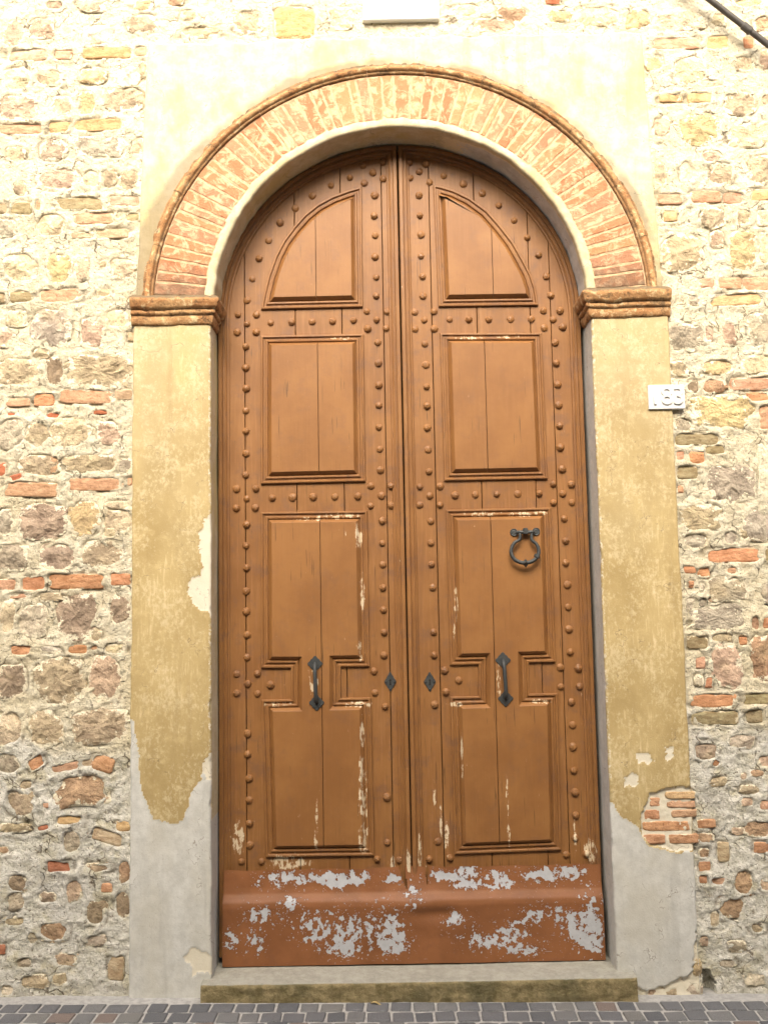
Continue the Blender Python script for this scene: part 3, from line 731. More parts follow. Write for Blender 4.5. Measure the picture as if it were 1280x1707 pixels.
# rubble facing beyond the picture's edges
RB = {k: ([], [], []) for k in 'gtcqORpy'}
def rub(x, z, hw, hh, seed, k):
    isb = k in BRICK_KEYS
    me = disc_mesh('tmp', hw, hh, 7 if isb else random.choice((2.4, 3, 4)), seed, .008, .006, .035 if isb else .08, 26., 20)
    rv, rf, re_ = RB[k]; b = len(rv)
    for v in me.vertices: rv.append((v.co.x + x, v.co.y + .019, v.co.z + z))
    for p in me.polygons: rf.append(tuple(b + q for q in p.vertices))
    re_.extend([a.value for a in me.attributes['edge'].data])
    bpy.data.meshes.remove(me)
def edge_r(z): return 1.555 + z * .056
def edge_l(z): return -1.825 - z * .02
sd_ = 900; z = .03
while z < 6.1:
    course = random.random() < .3
    hgt = .075 if course else random.uniform(.13, .20)
    x = -3.1 + random.uniform(0, .1)
    while x < 3.1:
        wd = random.uniform(.14, .27) * (1.2 if course else 1)
        k = random.choice('ORR') if course else random.choice('gttccqpyt')
        xc, zc = x + wd / 2, z + hgt / 2
        hw, hh = wd * random.uniform(.40, .46), hgt * random.uniform(.34, .44)
        out = (xc - hw > edge_r(zc + .05) + .02 or xc + hw < edge_l(zc + .05) - .02 or zc - hh > 4.66)
        hit = any(abs(xc - t[0]) < hw + t[2] and abs(zc - t[1]) < hh + t[3] for t in TR)
        if out and not hit and random.random() < .92:
            rub(xc, zc + random.uniform(-.01, .01), hw, hh, sd_, k)
        sd_ += 1; x += wd
    z += hgt
for k, (rv, rf, re_) in RB.items():
    rb = pmesh('rubble', rv, rf, True)
    at = rb.attributes.new('edge', 'FLOAT', 'POINT'); at.data.foreach_set('value', re_)
    rbo = add('rubble', rb, MB if k in BRICK_KEYS else MS, wall); rbo['kind'] = 'stuff'
    rbo.color = (*[.75 * u + .25 * v for u, v in zip(KEY[k], (.6, .5, .34))], 1)

# ------------------------------------------------------------------ portal: pilasters, imposts, arch
portal = thing('door_surround', 'ochre plastered pilasters and brick arch framing the tall brown door', 'door surround', (0, 0, 0))
XO, XA, ZI = 1.251, .889, 3.03
L_GREY = [(-1.2844,1.2111),(-1.2384,1.197),(-1.2187,1.0643),(-1.2099,0.9326),(-1.1826,0.8405),(-1.1501,0.7591),(-1.0539,0.7366),(-1.0059,0.7669),(-0.9793,0.8709),(-0.9338,0.9277),(-0.8962,1.0164),(-0.8128,1.044),(-0.816,-0.15),(-1.274,-0.1422)]
L_BARE = [[(-0.9118,2.117),(-0.832,2.1377),(-0.833,1.6454),(-0.9256,1.6795),(-0.9801,1.713),(-0.9857,1.8056),(-0.9693,1.838),(-0.9283,1.8428),(-0.9283,1.892),(-0.9448,2.0019)],
          [(-0.9311,1.0065),(-0.8881,1.0374),(-0.8344,1.0364),(-0.8346,0.926),(-0.9204,0.9275)],
          [(-1.0049,0.1807),(-0.9469,0.2051),(-0.8731,0.1531),(-0.8811,0.0975),(-0.9732,0.0915)]]
R_GREY = [(0.8177,0.8184),(0.9023,0.796),(0.9345,0.7329),(0.9998,0.7006),(1.0289,0.6326),(1.0621,0.6009),(1.1803,0.5678),(1.3147,0.5965),(1.2759,-0.186),(0.7794,-0.1774)]
R_HOLE = [(1.0404,0.7754),(1.0641,0.8272),(1.1401,0.852),(1.3411,0.8589),(1.3278,0.5911),(1.1806,0.573),(1.0625,0.6087),(1.0268,0.6456),(1.0222,0.7236)]
R_FOOT = [(0.9652,0.0101),(1.0086,-0.0184),(1.0695,-0.0068),(1.1687,0.0369),(1.2227,0.0662),(1.2401,0.1546),(1.2517,0.2306),(1.3103,0.2423),(1.2915,-0.1362),(0.9383,-0.1301)]
R_BARE = [[(0.9551,0.9076),(0.9907,0.9254),(1.0214,0.8933),(1.0063,0.8517),(0.9532,0.8631)],[(1.0181,1.0038),(1.0798,1.0027),(1.0865,0.971),(1.0591,0.9583),(1.0116,0.9775)],
          [(1.1484,1.0357),(1.1753,1.0352),(1.1782,0.9825),(1.1511,0.9751)],[(1.2448,0.9156),(1.299,0.9278),(1.2964,0.8754),(1.2479,0.8684)]]
def pilaster(sx):
    zz = np.arange(-.06, ZI + .02, .0065)
    # plan: s along outer return, front, arris, reveal
    pl = [(XO, .06, 'o'), (XO, .03, 'o'), (XO, .008, 'o'), (XO - .003, .002, 'f')]
    for x in np.arange(XO - .008, XA + .012, -.0065): pl.append((x, 0, 'f'))
    for a in (0, 22, 45, 67, 90):
        r = .010; pl.append((XA + r - r * math.sin(math.radians(a)), r - r * math.cos(math.radians(a)), 'c'))
    for y in np.arange(.018, .26, .010): pl.append((XA, y, 'r'))
    px = np.array([p[0] for p in pl]); py = np.array([p[1] for p in pl]); ty = np.array([p[2] for p in pl])
    X = np.repeat(px[:, None], len(zz), 1); Y = np.repeat(py[:, None], len(zz), 1); Z = np.repeat(zz[None], len(px), 0)
    so = (ty == 'o') | (px > XO - .01); fr = ty == 'f'; rv_ = ty == 'r'; co = ty == 'c'
    wob = fbm(zz * 9, zz * 0 + 3 * sx, 41 + sx, 4) * .005
    X = X + np.where(so[:, None], wob[None], 0)
    aw = fbm(zz * 12, zz * 0 + 8 * sx, 61 + sx, 5, .6) * .004
    aw = aw + np.clip(fbm(zz * 16, zz * 0 + 2.2, 81 + sx, 4) - .25, 0, 1) * .018
    ac = np.exp(-((px - XA) / .02) ** 2) * (fr | co | rv_) * np.where(rv_, np.exp(-py / .02), 1)
    X = X + ac[:, None] * aw[None]
    S = X * sx
    d = fbm(S * 3, Z * 3, 51, 3) * .006 + fbm(S * 30, Z * 30, 55, 3) * .0006
    grey = np.zeros_like(X); bare = np.zeros_like(X); deep = np.zeros_like(X)
    front = (fr | co)[:, None] & np.ones_like(X, bool)
    if sx < 0:
        g_ = ragged(S, Z, L_GREY, .010, 28, 4); grey[g_] = 1
        for k, P in enumerate(L_BARE):
            b_ = ragged(S, Z, P, .016, 32, 14 + k) & front; bare[b_] = 1
        grey[rv_] = np.where(Z[rv_] < .75, .8, 0); cre = .85; bare[rv_] = .12
    else:
        g_ = ragged(S, Z, R_GREY, .008, 28, 24); grey[g_] = 1
        for k, P in enumerate(R_BARE):
            b_ = ragged(S, Z, P, .012, 40, 34 + k) & front; bare[b_] = 1
        h_ = ragged(S, Z, R_HOLE, .006, 40, 44) & front; deep[h_] = 1
        f_ = ragged(S, Z, R_FOOT, .010, 30, 54) & front; deep[f_] = 1.2
        grey[rv_] = np.where(Z[rv_] < 3.5, .9, 0); cre = .3; bare[rv_] = .36
    bare = np.where((Z > .9) & co[:, None], np.maximum(bare, .42), bare)
    rec = bare * .0035 + grey * .002 * np.where(rv_[:, None], 0, 1) + deep * .010 + deep * fbm(S * 50, Z * 50, 7, 3) * .005
    nrm_y = np.where(fr | co, 1.0, 0.0)[:, None]; nrm_x = np.where(rv_, 1.0, 0.0)[:, None]
    Y = Y + nrm_y * (d * .6 + rec)
    X = X + nrm_x * (d * .8)
    bare = np.maximum(bare, (deep > 0) * 1.0)
    grey = grey * (deep == 0)
    dark_tone = np.exp(-((Z - ZI) / .12) ** 2) * .45 + np.exp(-((np.abs(X) - XO) / .012) ** 2) * .35 * (Z < 1.2)  # darker just under the impost and along the low outer edge
    rvm = (rv_[::-1] if sx < 0 else rv_)[:, None]
    if sx < 0: X = -X; X = X[::-1]; Y = Y[::-1]; Z = Z[::-1]; grey = grey[::-1]; bare = bare[::-1]; dark_tone = dark_tone[::-1]
    return grid_mesh('pilaster', X[::-1], Y[::-1], Z[::-1], None, {'grey': grey[::-1], 'bare': bare[::-1], 'dark_tone': dark_tone[::-1], 'cream': np.where(rvm, cre,   .32 * sstep(1.9, 2.9, Z + fbm(X * 3, Z * 2, 7, 3) * .5))[::-1]})
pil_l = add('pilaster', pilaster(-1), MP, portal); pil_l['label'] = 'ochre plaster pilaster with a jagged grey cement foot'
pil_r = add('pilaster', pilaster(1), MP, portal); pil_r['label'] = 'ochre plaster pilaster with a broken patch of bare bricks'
TR2 = [
(1.092,0.792,0.027,0.02,'O',0),(1.075,0.737,0.036,0.022,'O',0),(1.218,0.74,0.059,0.017,'R',0),(1.138,0.687,0.109,0.022,'O',0),
(1.078,0.631,0.052,0.022,'O',0),(1.21,0.63,0.072,0.021,'O',0),(1.206,0.82,0.07,0.016,'Y',0),(1.207,0.781,0.067,0.016,'R',0),
(1.031,-0.023,0.033,0.033,'q',0),(1.127,-0.027,0.055,0.04,'t',0),(1.224,-0.021,0.042,0.033,'l',0),(1.246,0.075,0.02,0.038,'y',0)]
for i, rec in enumerate(TR2):
    o = place_piece(rec, 500 + i, pil_r, .0060 if rec[4] in BRICK_KEYS else .012)

# impost mouldings: profile of (projection, z) swept round front and reveal
IMP = [(.000, 3.006), (.006, 3.010), (.011, 3.017), (.014, 3.032), (.015, 3.044), (.013, 3.052), (.021, 3.055), (.025, 3.062), (.025, 3.072), (.021, 3.078),
       (.034, 3.082), (.039, 3.092), (.043, 3.104), (.047, 3.114), (.047, 3.124), (.040, 3.134), (.024, 3.144), (.0, 3.156)]
def impost(sx):
    nf, nr = 60, 34
    U = []
    for (p, z) in IMP:
        row = [(XO + .006, .05), (XO + .006, .01), (XO + .006, -p)]
        for t in np.linspace(0, 1, nf)[1:]: row.append((XO + .006 + (XA - p - XO - .006) * t, -p))
        for t in np.linspace(0, 1, nr)[1:]: row.append((XA - p, -p + (.17 + p) * t))
        U.append([(x, y, z) for (x, y) in row])
    A = np.array(U)
    X, Y, Z = A[..., 0].copy(), A[..., 1].copy(), A[..., 2].copy()
    s = np.cumsum(np.concatenate([[0], np.hypot(np.diff(A[5, :, 0]), np.diff(A[5, :, 1]))]))[None] + 0 * X
    e = fbm(s * 26 + 5 * sx, Z * 40, 71 + sx, 4, .6)
    e2 = np.clip(fbm(s * 13 + 3 * sx, Z * 14, 73 + sx, 4, .6) - .10, 0, 1)
    Z = Z + fbm(s * 6, s * 0 + sx, 33, 2) * .006 - e2 * .010 * (Z > 3.07)
    k = e * .0045 - e2 * .014
    fm = (np.arange(X.shape[1]) < nf + 2)[None]
    Y = Y - np.where(fm, k, 0); X = X - np.where(~fm, k, 0)
    if sx < 0: X = -X
    else: X, Y, Z = X[:, ::-1], Y[:, ::-1], Z[:, ::-1]
    gr = np.array([1 if i in (0, 5, 9) else .3 if i in (1, 6, 10, 16, 17) else 0 for i in range(len(IMP))], float)[:, None] + 0 * X
    return grid_mesh('impost', X, Y, Z, None, {'groove': gr})
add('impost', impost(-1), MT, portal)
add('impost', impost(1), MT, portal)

AZ, AA, AB = 3.085, .876, .873        # arch centre height and half axes of the intrados
HA, HB = 1.157, 1.135                 # inner edge of the hood mould
def ell(a, b, th): return (a * math.cos(th), AZ + b * math.sin(th))
# plaster lip and soffit
th = np.linspace(.03, PI - .03, 260)
prof = [(.060, .004), (.042, -.001), (.030, -.006), (.014, -.007), (.004, -.004), (.0, .004), (-.001, .02), (0, .05), (0, .08), (0, .12), (0, .16), (0, .20), (0, .26)]
Tn, Pn = np.meshgrid(th, np.arange(len(prof)), indexing='ij')
dr = np.array([p[0] for p in prof])[None]; yy = np.array([p[1] for p in prof])[None]
wv = fbm(Tn * 14, Pn * .0 + 1, 19, 4, .6) * .006
wl = fbm(Tn * 22, Pn * .0 + 5, 29, 4, .6) * .014 * (dr > .025)
Rr = dr + wv + wl
X = (AA + Rr) * np.cos(Tn); Z = AZ + (AB + Rr) * np.sin(Tn)
Y = yy + fbm(Tn * 20, Pn * 1.3, 39, 3) * .003
sofg = np.where(X > .0, sstep(.03, .05, yy + 0 * X) * sstep(.1, .5, X), 0) * .9
dark_t = sstep(.05, .2, yy + 0 * X) * .25  # darker towards the back of the soffit
add('soffit', grid_mesh('soffit', X, Y, Z, None, {'cream': np.ones_like(X) * .8, 'grey': sofg, 'dark_tone': dark_t}), MP, portal)
# bedding mortar behind the voussoirs
vb = []; fb = []
for i, t in enumerate(np.linspace(.0, PI, 97)):
    x, z = ell(AA + .03, AB + .03, t); vb.append((x, -.0004, z)); x, z = ell(HA + .03, HB + .03, t); vb.append((x, -.0004, z))
    if i: fb.append((2 * i - 2, 2 * i, 2 * i + 1, 2 * i - 1))
add('arch_bed', pmesh('arch_bed', vb, fb), M_BED, portal)
NB = 58
cuts = [0.012 + (PI - .024) * i / NB for i in range(NB + 1)]
for i in range(1, NB): cuts[i] += random.uniform(-.012, .012)
for i in range(NB):
    a, b = cuts[i], cuts[i + 1]; g_ = .0016 + random.uniform(0, .0016)
    ri, ro = .038 + random.uniform(-.004, .006), random.uniform(.0, .006)
    pts = []
    for k in range(3):
        t = a + g_ + (b - a - 2 * g_) * k / 2; pts.append(ell(HA - ro, HB - ro, t))
    for k in range(3):
        t = b - g_ * 1.2 - (b - a - 2.4 * g_) * k / 2; pts.append(ell(AA + ri, AB + ri, t))
    # subdivide the long sides
    q = []
    n = len(pts)
    for k in range(n):
        p0, p1 = pts[k], pts[(k + 1) % n]; q.append(p0)
        L = math.dist(p0, p1)
        if L > .1:
            for m in range(1, 7):
                f_ = m / 7; q.append((p0[0] + (p1[0] - p0[0]) * f_ + random.uniform(-.0022, .0022), p0[1] + (p1[1] - p0[1]) * f_ + random.uniform(-.0022, .0022)))
    cx = sum(p[0] for p in q) / len(q); cz = sum(p[1] for p in q) / len(q)
    q = [(x - cx, z - cz) for (x, z) in q]
    fy = random.uniform(-.0040, -.0018)
    pr = [(0, .03), (0, .004), (.0025, fy + .0015), (.006, fy)]
    v, f = loft(q, pr, True, .0006, i)
    me = pmesh('arch_brick', v, f)
    nq = len(q); at = me.attributes.new('edge', 'FLOAT', 'POINT')
    at.data.foreach_set('value', [1.2] * nq + [1.0] * nq + [.8] * nq + [.0] * nq)
    o = add('arch_brick', me, MA, portal, (cx, 0, cz))
    k = random.choices('ORY', (4, 4, 2))[0]; j = random.uniform(.85, 1.1); kk = [.5 * u + .5 * v for u, v in zip(KEY[k], (.54, .24, .115))]
    o.color = (kk[0] * j * .86, kk[1] * j * .86, kk[2] * j * .9, 1)
# hood mould in moulded terracotta lengths
HP = [(-.002, .03), (-.002, -.004), (.003, -.010), (.008, -.012), (.011, -.010), (.014, -.018), (.020, -.023), (.028, -.025), (.035, -.023), (.040, -.019), (.043, -.016), (.050, -.017), (.053, -.012), (.054, .03)]
NH = 13
for i in range(NH):
    a = .03 + (PI - .06) * i / NH + .0012; b = .03 + (PI - .06) * (i + 1) / NH - .0012
    T = np.linspace(a, b, 40)
    Tn, Pn = np.meshgrid(T, np.arange(len(HP)), indexing='ij')
    dr = np.array([p[0] for p in HP])[None]; yy = np.array([p[1] for p in HP])[None]
    er = fbm(Tn * 40, Pn * .5 + i, 61, 4, .6) * .0025
    ed = np.clip(fbm(Tn * 15 + 3, Pn * .25, 67, 4, .65) - .05, 0, 1) * .030 * (dr > .042)
    X = (HA + dr + er - ed) * np.cos(Tn); Z = AZ + (HB + dr + er - ed) * np.sin(Tn)
    Y = np.minimum(yy - er + ed * .5 + random.uniform(-.003, .003), .03)
    gr = np.array([0, 1, .6, .3, 1, .4, 0, 0, 0, .2, .8, .3, .3, .6])[None] + 0 * X
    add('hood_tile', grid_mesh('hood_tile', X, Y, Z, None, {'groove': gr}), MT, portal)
# spandrel plaster above the arch
zz = np.arange(3.10, 4.43, .008)
tt = np.linspace(0, 1, 300)
T, Z = np.meshgrid(tt, zz, indexing='ij')
xl = np.interp(zz, [3.0, 3.42, 4.41, 4.5], [-1.245, -1.232, -1.195, -1.19]) + fbm(zz * 8, zz * 0, 5, 4) * .006
xr = np.interp(zz, [3.0, 3.32, 4.42, 4.5], [1.245, 1.226, 1.19, 1.185]) + fbm(zz * 8, zz * 0 + 4, 6, 4) * .008
X = xl[None] + (xr - xl)[None] * T
topw = 4.405 + fbm(tt * 20, tt * 0, 8, 5, .6) * .018 + .012 * tt
Z = 3.10 + (Z - 3.10) * ((topw[:, None] - 3.10) / (4.43 - 3.10))
Y = -.006 + fbm(X * 4, Z * 4, 15, 4) * .008 + fbm(X * 26, Z * 26, 16, 3) * .002
edge_d = np.minimum(np.minimum(T, 1 - T) * 2.4, (topw[:, None] - Z))
Y = Y + .03 * (1 - sstep(0, .006, edge_d))
rad = np.hypot(X / (HA + .03), (Z - AZ) / (HB + .03))
dark_t = np.exp(-((rad - 1.02) / .045) ** 2) * (.85 + .6 * fbm(X * 9, Z * 9, 23, 3)) + .62 * (1 - sstep(3.45, 4.15, Z)) * sstep(-.5, -1.0, X)  # dark band round the hood, plus a stain at the lower left
cm = (rad[:-1, :-1] + rad[1:, 1:]) / 2
add('spandrel_plaster', grid_mesh('spandrel_plaster', X, Y, Z, cm > 1.0, {'cream': .35 + .65 * sstep(3.3, 3.75, Z), 'dark_tone': dark_t}), MP, portal)

# ------------------------------------------------------------------ step
def step_mesh():
    xs = np.arange(-.925, .9645, .008)
    prof = [(.30, .068, 0), (.22, .072, 0), (.16, .073, 0), (.10, .073, 0), (.05, .0725, 0), (.0, .071, 0), (-.03, .0695, 0), (-.045, .067, .1), (-.053, .062, .6), (-.057, .053, 1), (-.058, .043, 1), (-.056, .033, 1), (-.058, .023, 1), (-.057, .013, 1), (-.059, .003, 1), (-.058, -.008, 1), (-.058, -.02, 1), (-.057, -.035, 1), (-.056, -.05, 1)]
    Xn, Pn = np.meshgrid(xs, np.arange(len(prof)), indexing='ij')
    y = np.array([p[0] for p in prof])[None] + 0 * Xn; z = np.array([p[1] for p in prof])[None] + 0 * Xn; fr = np.array([p[2] for p in prof])[None] + 0 * Xn
    e = fbm(Xn * 22, Pn * .55, 13, 4, .6)
    y = y + fr * e * .007 + fbm(Xn * 5, Xn * 0, 3, 3) * .006 * (Pn > 5)
    z = z + (1 - fr) * fbm(Xn * 8, y * 12, 5, 3) * .003 - .0045 * np.exp(-(Xn / .5) ** 2) * (1 - fr)
    # close the ends
    X2 = np.concatenate([Xn[:1], Xn, Xn[-1:]]); Y2 = np.concatenate([np.full_like(y[:1], .3), y, np.full_like(y[:1], .3)])
    Z2 = np.concatenate([z[:1], z, z[-1:]]); F2 = np.concatenate([fr[:1], fr, fr[-1:]])
    return grid_mesh('threshold_step', X2, Y2, Z2, None, {'front': F2})
st = add('threshold_step', step_mesh(), MST)
tag(st, 'worn stone doorstep with a mossy olive front face below the kick plate', 'step')

# ------------------------------------------------------------------ door leaves
YD = .19
LA, LB = .876, .866                 # half axes of the leaf arch
def arch_z(x, a=LA, b=LB): return AZ + b * math.sqrt(max(0, 1 - (x / a) ** 2))
def leaf_outline(sx, x_in, ins=0.0):
    """closed outline of one leaf, seen from the street"""
    a, b = LA + (.007 if sx < 0 else -.002) - ins, LB - ins
    xo = a * sx; xi = x_in
    pts = [(xi, .10), (xo, .10), (xo, AZ)]
    t0 = math.acos(min(1, abs(xi) / a))
    for k in range(1, 29):
        t = t0 * k / 28
        pts.append((a * math.cos(t) * sx, AZ + b * math.sin(t)))
    return ccw(pts)
def clip_half(poly, x0, keep_right):
    out = []
    n = len(poly)
    for i in range(n):
        p, q = poly[i], poly[(i + 1) % n]
        ip = (p[0] >= x0) == keep_right; iq = (q[0] >= x0) == keep_right
        if ip: out.append(p)
        if ip != iq:
            t = (x0 - p[0]) / (q[0] - p[0]); out.append((x0, p[1] + (q[1] - p[1]) * t))
    return out
def make_stud(sd0):
    v = []; f = []; n = 10; rr = random.Random(5 + sd0); n = 8 + sd0 % 4
    for (r, y) in ((.0192, .004), (.0190, -.002), (.0165, -.0065), (.0115, -.0110), (.0055, -.0135)):
        for k in range(n):
            a = 2 * PI * k / n; v.append((r * math.cos(a) * rr.uniform(.90, 1.06), y + rr.uniform(-.0010, .0010), r * math.sin(a) * rr.uniform(.90, 1.06)))
    v.append((0, -.0145, 0))
    for q in range(4):
        for k in range(n):
            a, b = q * n + k, q * n + (k + 1) % n; f.append((a, b, b + n, a + n))
    for k in range(n): f.append((4 * n + k, 4 * n + (k + 1) % n, 5 * n))
    me = pmesh('stud', v, f); me.materials.append(MD)
    return me
STUD = [make_stud(k) for k in range(7)]
MOULD = [(0, YD + .004), (0, YD - .010), (.003, YD - .0135), (.009, YD - .014), (.012, YD - .011), (.013, YD - .006), (.0215, YD - .006), (.0225, YD - .011), (.026, YD - .014), (.032, YD - .0135), (.035, YD - .010), (.036, YD - .005), (.040, YD - .005)]
FIELD = [(.038, YD + .002), (.038, YD - .007), (.0395, YD - .009), (.0525, YD - .026), (.0545, YD - .0275)]
def raised_panel(leaf, outline, split, name='raised_panel'):
    pv, pf = loft(outline, MOULD, False)
    pan = add(name, pmesh('panel_moulding', pv, pf), MD, leaf)
    for side in (0, 1):
        v, f = loft(outline, FIELD, True)
        bm = bmesh.new()
        vs = [bm.verts.new(p) for p in v]
        for q in f:
            try: bm.faces.new([vs[i] for i in q])
            except ValueError: pass
        g_ = .0016
        r = bmesh.ops.bisect_plane(bm, geom=bm.verts[:] + bm.edges[:] + bm.faces[:], plane_co=(split + (g_ if side else -g_), 0, 0), plane_no=(1, 0, 0), clear_inner=bool(side), clear_outer=not side)
        ce = [e for e in r['geom_cut'] if isinstance(e, bmesh.types.BMEdge)]
        x = bmesh.ops.extrude_edge_only(bm, edges=ce)
        for e in x['geom']:
            if isinstance(e, bmesh.types.BMVert): e.co.y = YD + .004
        bm.normal_update()
        me = bpy.data.meshes.new('panel_board'); bm.to_mesh(me); bm.free()
        add('panel_board', me, MDP, pan)
    return pan
def door_leaf(sx, x_in, joints, panels, splits, studs, label):
    leaf = thing('door_leaf', label, 'door leaf', (x_in if sx < 0 else x_in, YD, .07), 'leaves of the double door')
    # planks
    out = leaf_outline(sx, x_in, .03)
    js = sorted(joints)
    lo = min(p[0] for p in out) - 1; hi = max(p[0] for p in out) + 1
    ed = [lo] + js + [hi]
    for i in range(len(ed) - 1):
        p = out
        g_ = .0016
        if ed[i] > lo: p = clip_half(p, ed[i] + g_, True)
        if ed[i + 1] < hi: p = clip_half(p, ed[i + 1] - g_, False)
        v, f = loft(p, [(0, YD + .03), (0, YD + .002), (.0015, YD + random.uniform(-.0012, .0008))], True)
        add('plank', pmesh('plank', v, f), MD, leaf)
    add('backing_board', pmesh('backing_board', *loft(out, [(.01, YD + .05), (.01, YD + .032)], True)), M_DARK, leaf)  # near-black, paints the shade seen through the slits between planks
    # perimeter moulding
    o2 = leaf_outline(sx, x_in, 0)
    bp = [(0, YD + .045), (0, YD - .020), (.003, YD - .024), (.018, YD - .025), (.021, YD - .021), (.0225, YD - .014), (.030, YD - .013), (.031, YD - .018), (.036, YD - .019), (.041, YD - .015), (.042, YD - .008), (.049, YD - .007), (.052, YD - .004), (.053, YD + .004)]
    v, f = loft(o2, bp, False)
    add('border_moulding', pmesh('border_moulding', v, f), MD, leaf)
    for P, s in zip(panels, splits): raised_panel(leaf, P, s)
    for (x, z) in studs:
        o = bpy.data.objects.new('stud', random.choice(STUD)); COL.objects.link(o)
        o.parent = leaf; o.matrix_parent_inverse = world_of(leaf).inverted()
        o.location = (x, YD - .001, z)
        s = random.uniform(.86, 1.08); o.scale = (s, random.uniform(.65, 1.1), s)
        o.rotation_euler = (random.uniform(-.12, .12), random.uniform(0, 6.28), random.uniform(-.12, .12))
    return leaf
PL1 = [(-0.6758,3.1351),(-0.1801,3.1376),(-0.1765,3.7473),(-0.2378,3.7311),(-0.322,3.701),(-0.3987,3.659),(-0.4601,3.609),(-0.5139,3.5487),(-0.5661,3.4775),(-0.6061,3.4001),(-0.6409,3.3011),(-0.6641,3.2084)]
PL2 = [(-0.6823,2.2773),(-0.1811,2.2802),(-0.1792,3.0038),(-0.6781,3.0038)]
PL3 = [(-0.6831,2.1423),(-0.686,1.4047),(-0.5457,1.4022),(-0.5469,1.2573),(-0.6847,1.2576)] + [(-0.6687,0.5391),(-0.1683,0.5375)] + [(-0.1721,1.2585),(-0.3128,1.2589),(-0.3108,1.4037),(-0.1756,1.4028),(-0.1752,2.139)]
PR1 = [(0.1888,3.1322),(0.6739,3.1304),(0.665,3.2151),(0.644,3.2874),(0.6097,3.3602),(0.5633,3.4496),(0.5056,3.5314),(0.4391,3.6136),(0.3546,3.6802),(0.2771,3.7207),(0.2148,3.7414),(0.1772,3.7486)]
PR2 = [(0.1961,2.2762),(0.6912,2.2773),(0.6861,2.9926),(0.1917,3.0009)]
PR3 = [(0.1996,2.1378),(0.2028,1.4017),(0.3363,1.4024),(0.3323,1.2564),(0.2,1.2557)] + [(0.2019,0.5366),(0.6955,0.5473)] + [(0.7031,1.2635),(0.5724,1.2627),(0.5731,1.4066),(0.6989,1.4081),(0.7,2.139)]
SL = ([(-0.0698,3.8723),(-0.1687,3.8566),(-0.1204,3.8208),(-0.0706,3.7889),(-0.2338,3.7975),(-0.1625,3.7684),(-0.3282,3.7596),(-0.421,3.7084),(-0.5047,3.6452),(-0.5806,3.5735),(-0.6374,3.4843),(-0.6849,3.3938),(-0.7188,3.2908),(-0.7449,3.1843),(-0.1125,3.7042),(-0.1165,3.5979),(-0.1137,3.4989),(-0.1155,3.391),(-0.1112,3.2874),(-0.1144,3.1928),(-0.1616,3.1179),(-0.0622,3.1146),(-0.1134,3.0746),(-0.1585,3.0308),(-0.0675,3.0315),(-0.7897,3.1125),(-0.7001,3.1101),(-0.7455,3.0655),(-0.7937,3.0256),(-0.702,3.0239),(-0.6303,3.0688),(-0.528,3.0707),(-0.4287,3.072),(-0.3286,3.0724),(-0.2262,3.0744)]
    + [(-0.1101,2.9619),(-0.1088,2.8593),(-0.1085,2.7503),(-0.1102,2.6517),(-0.1136,2.5445),(-0.1095,2.4375),(-0.1075,2.3356),(-0.1555,2.2588),(-0.0601,2.2564),(-0.1075,2.2118),(-0.1586,2.163),(-0.0596,2.1634),(-0.7512,2.9522),(-0.7524,2.8474),(-0.7514,2.7454),(-0.7526,2.6369),(-0.753,2.5365),(-0.7543,2.4267),(-0.7562,2.3227),(-0.8001,2.2556),(-0.7069,2.2569),(-0.7515,2.2078),(-0.7997,2.1641),(-0.7096,2.164),(-0.6288,2.2101),(-0.5319,2.2113),(-0.4336,2.211),(-0.3293,2.2091),(-0.2199,2.2109)]
    + [(-0.7513,2.0842),(-0.7547,1.9824),(-0.7537,1.8766),(-0.7549,1.7661),(-0.7553,1.6706),(-0.7529,1.5603),(-0.7527,1.4548),(-0.8017,1.378),(-0.7036,1.3784),(-0.7503,1.3325),(-0.6422,1.3263),(-0.802,1.2883),(-0.7041,1.2851),(-0.1037,2.0903),(-0.1056,1.9833),(-0.1053,1.881),(-0.1065,1.772),(-0.1054,1.667),(-0.1044,1.561),(-0.1063,1.4534),(-0.1556,1.3808),(-0.1522,1.2789),(-0.1062,1.2152)]
    + [(-0.7522,1.1011),(-0.7518,1.0061),(-0.7433,0.8953),(-0.7446,0.7979),(-0.7443,0.6922),(-0.7431,0.5933),(-0.7824,0.519),(-0.6899,0.5174),(-0.1051,0.7995),(-0.108,0.594),(-0.1556,0.5199),(-0.0511,0.5126)])
